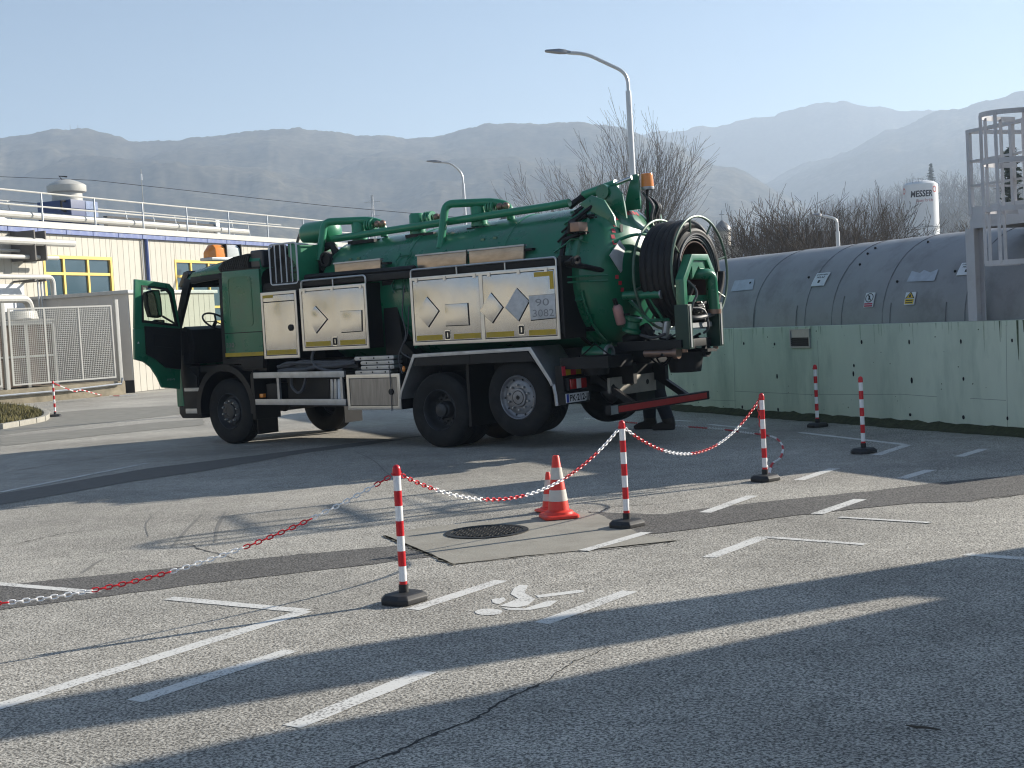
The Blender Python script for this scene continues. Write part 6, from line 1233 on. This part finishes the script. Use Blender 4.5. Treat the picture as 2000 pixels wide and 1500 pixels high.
# red tape squares following the dished door, diamond placard, small plate, extinguisher
def dish_s(t, z):
    q = hypot(t - TT, z - tc_(7.0)); pr = [(0, 7.212), (.1, 7.21), (.27, 7.195), (.46, 7.16), (.64, 7.10), (.79, 7.02), (.90, 6.92), (.955, 6.82), (.966, 6.74)]
    for (r0, s0), (r1, s1) in zip(pr, pr[1:]):
        if q <= r1: return s0 + (s1 - s0) * (q - r0) / (r1 - r0)
    return 6.74
for t, z in ((.86, 2.99), (.79, 2.90), (.73, 2.82), (.69, 2.74), (.68, 2.66), (.64, 2.21), (.69, 2.13), (.73, 2.04), (.79, 1.96), (1.14, 3.06), (1.22, 3.07), (1.30, 3.07), (1.38, 3.06)):
    b = MB(); b.v = [(dish_s(t + a, z + c) + .006, t + a, z + c) for a, c in ((-.026, -.026), (.026, -.026), (.026, .026), (-.026, .026))]; b.f = [(0, 1, 2, 3)]; part(b, 'red_tape_mark', m_rtape, dish, smooth=0)
part(MB().prism([(.72, 2.69), (.95, 2.47), (.70, 2.26), (.46, 2.49)], .0, .012, RMs(7.13)), 'diamond_placard', m_plc, dish, bevel=.003, label='grey diamond placard on the rear door'); part(MB().box(7.0, 7.13, .68, .72, 2.45, 2.5), 'placard_stem', m_bs, dish)
part(MB().prism(rrect(.82, .88, 2.80, 2.90, .01, 2), .0, .012, RMs(7.08)), 'data_plate', m_bs, dish); part(MB().tube(spline([(6.98, .62, 2.62), (7.22, .85, 2.74), (7.32, 1.15, 2.74), (7.3, 1.45, 2.62)], 6), .022, 8), 'grab_rail', m_tgl, dish)
ex = part(MB().lathe([(0, -.02), (.06, .0), (.065, .03), (.065, .22), (.045, .25), (.02, .27), (0, .27)], (7.28, .43, 1.60), Vector((.0, -.35, 1)), n=18), 'spray_cylinder', mat('faded_pink_steel', (.42, .22, .20), .4, metal=.3, var=.15)); part(MB().box(7.2, 7.36, .40, .52, 1.70, 1.73), 'cylinder_strap', m_bs, ex); part(MB().cyl((7.28, .35, 1.83), (7.28, .30, 1.92), .03), 'cylinder_valve', m_bs, ex)
part(MB().lathe([(.10, 0), (.13, .02), (.13, .06), (.10, .08), (.09, .16), (.12, .18), (.12, .22), (.08, .24)], (7.20, .78, 1.46), Vector((.25, 0, 1)), n=20), 'lower_valve', m_tg)
part(MB().cyl((7.05, .9, 1.35), (7.40, .9, 1.50), .10, n=16), 'outlet_pipe', m_bs)
# --- hose reel at the back
RC = Vector((0, 1.21, 2.215)); RS0, RS1, RR = 7.46, 8.03, .715
rl_ = part(MB().tube([(RS1, RC.y + RR * cos(2 * pi * k / 48), RC.z + RR * sin(2 * pi * k / 48)) for k in range(48)], .017, 8, closed=True), 'hose_reel', m_ring)
part(MB().tube([(RS0, RC.y + RR * cos(2 * pi * k / 48), RC.z + RR * sin(2 * pi * k / 48)) for k in range(48)], .018, 8, closed=True), 'reel_ring', m_ring, rl_)
for s, ins in ((RS1, -.05), (RS0, .04)):
    for k in range(8):
        a = 2 * pi * (k + .35) / 8; part(MB().tube([(s, RC.y + RR * cos(a), RC.z + RR * sin(a)), (s + ins, RC.y + .47 * cos(a), RC.z + .47 * sin(a)), (s + ins * 1.6, RC.y + .40 * cos(a), RC.z + .40 * sin(a))], .014, 6), 'reel_spoke', m_ring, rl_)
part(MB().lathe([(.40, RS0 + .01), (.40, RS1 - .06), (.385, RS1 - .06), (.385, RS0 + .01)], (0, RC.y, RC.z), (1, 0, 0), n=40, close=True), 'reel_drum', m_rust, rl_); part(MB().lathe([(0, RS0 + .10), (.385, RS0 + .10)], (0, RC.y, RC.z), (1, 0, 0), n=40), 'drum_disc', m_bs, rl_)
hs_ = MB(); pts = []; turns = 5; rw = .062
part(MB().tube([(RS0 + .06 + (RS1 - RS0 - .12) * (k / 240.0), RC.y + (.625 + .012 * sin(k * .4)) * cos(2 * pi * turns * k / 240), RC.z + (.625 + .012 * cos(k * .33)) * sin(2 * pi * turns * k / 240)) for k in range(241)], rw, 12), 'wound_hose', m_rhose, rl_)
part(MB().tube([(RS0 + .10 + (RS1 - RS0 - .16) * (k / 240.0), RC.y + .52 * cos(-2 * pi * 5 * k / 240), RC.z + .52 * sin(-2 * pi * 5 * k / 240)) for k in range(241)], rw * .92, 10), 'wound_hose', m_rhose, rl_)
for r_, s_ in ((.49, RS1 - .03), (.462, RS1 - .05), (.435, RS1 - .06)): part(MB().tube([(s_, RC.y + r_ * cos(2 * pi * k / 40), RC.z + r_ * sin(2 * pi * k / 40)) for k in range(40)], .013, 6, closed=True), 'thin_hose_loop', m_hose, rl_)
# reel carrier: side arm, A-frame, legs
part(MB().cyl((7.22, .62, 1.96), (7.78, .62, 1.95), .055, n=16), 'reel_arm', m_tg); part(MB().cyl((7.78, .62, 1.95), (7.80, .62, 1.95), .06, n=16), 'arm_cap', m_alu); part(MB().tube([(7.3, .62, 1.9), (7.5, .75, 1.62), (7.75, .85, 1.62)], .025, 8).tube([(7.6, .62, 1.92), (7.7, .75, 1.64)], .02, 8), 'arm_brace', m_tg)
A_o = [(.52, 1.35), (.52, 2.12), (.76, 2.43), (1.17, 2.43), (1.36, 2.16), (1.36, 1.35)]; A_i = [(.60, 1.35), (.60, 2.09), (.80, 2.35), (1.13, 2.35), (1.28, 2.13), (1.28, 1.35)]
b = MB(); n = 6; vs = []
for s in (8.06, 8.18): vs += [(s, t, z) for t, z in A_o] + [(s, t, z) for t, z in A_i]
b.v = vs
for i in range(n - 1): b.f += [(i, i + 1, n + i + 1, n + i), (2 * n + i, 3 * n + i, 3 * n + i + 1, 2 * n + i + 1), (i, 2 * n + i, 2 * n + i + 1, i + 1), (n + i, n + i + 1, 3 * n + i + 1, 3 * n + i)]
b.f += [(0, n, 3 * n, 2 * n), (n - 1, 3 * n - 1, 4 * n - 1, 2 * n - 1)]
part(b, 'reel_frame', m_tg, bevel=.008)
part(MB().box(8.06, 8.14, .60, 1.28, 1.83, 1.91), 'frame_crossbar', m_tg); part(MB().prism([(.80, 2.35), (1.13, 2.35), (1.13, 2.12), (.96, 2.28), (.80, 2.12)], 0, .03, RMs(8.12)), 'frame_gusset', m_tg)
for t in (.49, 1.27): part(MB().box(8.04, 8.24, t, t + .10, 1.24, 1.80), 'frame_leg', mat('shaded_leg_green', (.005, .035, .022), .45, var=.2), bevel=.01); part(MB().box(8.241, 8.25, t + .03, t + .06, 1.26, 1.78), 'leg_edge_strip', m_alu); part(MB().cyl((8.14, t + .05, 1.20), (8.14, t + .05, 1.25), .035, n=10), 'leg_foot', m_brass)  # leg green darkened to paint in the shade at the rear
part(MB().tube(fillet([(7.95, 1.0, 2.18), (8.16, 1.0, 2.18), (8.22, 1.16, 2.17), (8.22, 1.19, 1.70)], .14, 7), .07, 16), 'reel_elbow', m_tg); part(MB().lathe([(.075, 0), (.09, .0), (.09, .06), (.075, .06)], (8.22, 1.19, 1.66), (0, 0, 1), n=20, close=True), 'elbow_coupling', m_brass)
part(MB().cyl((8.02, .78, 2.06), (8.02, .78, 2.20), .07).cyl((8.05, .80, 1.92), (8.10, .84, 2.06), .065), 'reel_motor', m_bs); part(MB().tube(spline([(8.1, .76, 2.1), (8.2, .80, 1.95), (8.18, .72, 1.8), (8.12, .70, 1.6)], 5), .016, 6).tube(spline([(8.1, .70, 1.75), (8.2, .95, 1.72), (8.2, 1.05, 1.5), (8.1, 1.1, 1.42)], 5), .016, 6).tube(spline([(8.05, .66, 1.65), (8.18, .80, 1.62), (8.2, 1.2, 1.66)], 5), .03, 8), 'motor_hose', m_hose)
part(MB().box(7.1, 8.2, .58, .70, 1.24, 1.36), 'reel_support_beam', m_bs, bevel=.01); part(MB().box(7.1, 8.1, 1.25, 1.37, 1.24, 1.36), 'reel_support_beam', m_bs, bevel=.01); part(MB().box(8.02, 8.14, .45, 1.2, 1.26, 1.36), 'reel_cross_beam', m_bs, bevel=.01)
part(MB().box(8.10, 8.16, .64, 1.22, 1.50, 1.56), 'frame_tie', m_alu); part(MB().cyl((7.66, .86, 1.38), (7.70, .88, 1.64), .05, n=14), 'swivel_cylinder', m_alu); part(MB().cyl((7.70, .88, 1.62), (7.72, .89, 1.82), .022, n=10), 'swivel_rod', m_chrome)
rng = random.Random(21)
for k in range(12):
    a = (rng.uniform(7.1, 7.6), rng.uniform(.7, 1.3), rng.uniform(1.2, 1.45)); q = (rng.uniform(7.6, 8.1), rng.uniform(.55, 1.3), rng.uniform(1.15, 1.5)); m_ = [(a[i] + q[i]) / 2 for i in range(3)]; m_[2] -= rng.uniform(.02, .2)
    part(MB().tube(spline([a, m_, q], 6), rng.uniform(.010, .022), 6), 'hydraulic_hose', m_bs if k % 3 else m_hose)
part(MB().cyl((7.5, .62, 1.20), (8.0, .62, 1.19), .05, n=14).cyl((7.94, .62, 1.19), (8.0, .62, 1.19), .075, n=16), 'jetting_coupling', m_brass); part(MB().lathe([(.04, .0), (.08, .0), (.08, .06), (.04, .06)], (8.08, 1.12, 1.19), (1, 0, 0), n=18, close=True), 'hose_coupling', m_bs); part(MB().cyl((7.5, 1.12, 1.2), (8.1, 1.12, 1.19), .045, n=12), 'outlet_pipe', m_bs)
part(MB().box(7.85, 8.2, 1.0, 1.25, 1.18, 1.22), 'bucket_hanger', m_bs)
# ------------------------------------------------------------------ worker standing at the far rear corner of the truck
def worker(loc_, rz):
    V = []; E = []; Rr = []
    def v(p, r, par=None):
        V.append(p); Rr.append(r if isinstance(r, tuple) else (r, r))
        if par is not None: E.append((par, len(V) - 1))
        return len(V) - 1
    pel = v((0, 0, .96), (.19, .17)); sp_ = v((-.02, 0, 1.14), (.20, .17), pel); ch = v((-.05, 0, 1.36), (.22, .17), sp_); nk = v((-.10, 0, 1.50), .065, ch); hd0 = v((-.13, 0, 1.58), (.085, .075), nk); hd1 = v((-.145, 0, 1.68), (.10, .085), hd0); v((-.14, 0, 1.75), (.07, .06), hd1)
    v((-.245, 0, 1.645), .018, hd0)
    for s in (-1, 1):
        fx = -.14 if s > 0 else .17; hp = v((0, s * .10, .88), (.135, .13), pel); kn = v((fx * .6 - .03, s * .12, .50), (.115, .11), hp); an = v((fx + .02, s * .13, .15), (.10, .10), kn); v((fx + .02, s * .13, .07), (.085, .085), an)
        sh = v((-.05, s * .19, 1.41), (.075, .07), ch); el = v((-.13, s * .27, 1.13), (.055, .052), sh); wr = v((-.38, s * .20, 1.06), (.036, .032), el); pm = v((-.45, s * .19, 1.05), (.040, .022), wr)
        for k, (dy, L_) in enumerate(((-.028, .07), (-.009, .08), (.010, .075), (.028, .06))):
            a = v((-.485, s * .19 + dy, 1.045), .009, pm); b = v((-.485 - L_ * .6, s * .19 + dy, 1.03), .0085, a); v((-.485 - L_ * .8, s * .19 + dy, 1.03 - L_ * .4), .008, b)
        a = v((-.42, s * .15, 1.045), .011, wr); v((-.47, s * .135, 1.03), .009, a)
    me = bpy.data.meshes.new('person'); me.from_pydata(V, E, []); o = bpy.data.objects.new('body_tmp', me); C.objects.link(o)
    sk = o.modifiers.new('skin', 'SKIN'); sk.use_smooth_shade = True
    for i, r in enumerate(Rr): me.skin_vertices[0].data[i].radius = r
    me.skin_vertices[0].data[0].use_root = True
    sb = o.modifiers.new('sub', 'SUBSURF'); sb.levels = sb.render_levels = 2
    dg = bpy.context.evaluated_depsgraph_get(); m2 = bpy.data.meshes.new_from_object(o.evaluated_get(dg)); bpy.data.objects.remove(o)
    mats = [mat('work_trousers', (.018, .02, .026), .9, var=.3, vscale=8), mat('work_jacket', (.02, .022, .03), .85, var=.3, vscale=8), mat('skin', (.42, .24, .17), .55, var=.05), mat('work_boots', (.03, .024, .02), .7, var=.2), mat('dark_hair', (.02, .015, .012), .8)]
    m2.materials.clear()
    for m_ in mats: m2.materials.append(m_)
    for p in m2.polygons:
        c = p.center; p.use_smooth = True
        if c.z < .16: i = 3
        elif c.x < -.375 and c.z < 1.12: i = 2
        elif c.z > 1.51: i = 4 if (c.z > 1.70 or c.x > -.12) else 2
        elif c.z > .93: i = 1
        else: i = 0
        p.material_index = i
    b = link('person', m2); b.location = loc_; b.rotation_euler = (0, 0, rz)
    tag(b, 'worker in dark work clothes standing behind the rear corner of the truck', 'person')
    for s in (-1, 1):
        fx = -.14 if s > 0 else .17
        MB().prism([(fx + .11, .0), (fx - .21, .0), (fx - .225, .05), (fx - .15, .095), (fx - .06, .12), (fx - .045, .20), (fx + .10, .20), (fx + .12, .08)], -.055, .055, Matrix.Translation((0, s * .13, 0)) @ basis((0, 0, 0), (1, 0, 0), (0, 0, 1), (0, -1, 0))).build('boot', mats[3], b, bevel=.022, seg=3)
    ey = MB()
    for s in (-1, 1): ey.sphere((-.228, s * .034, 1.668), .011, 8, 6)
    ey.build('eyes', m_blk, b)
    MB().lathe([(.108, 0), (.112, .03), (.10, .08), (.06, .11), (0, .12)], (-.14, 0, 1.70), n=18).build('cap', mats[1], b)
    return b
pf_ = gp(1277, 840); worker((pf_.x + .06, pf_.y + .12, 0), -.25)
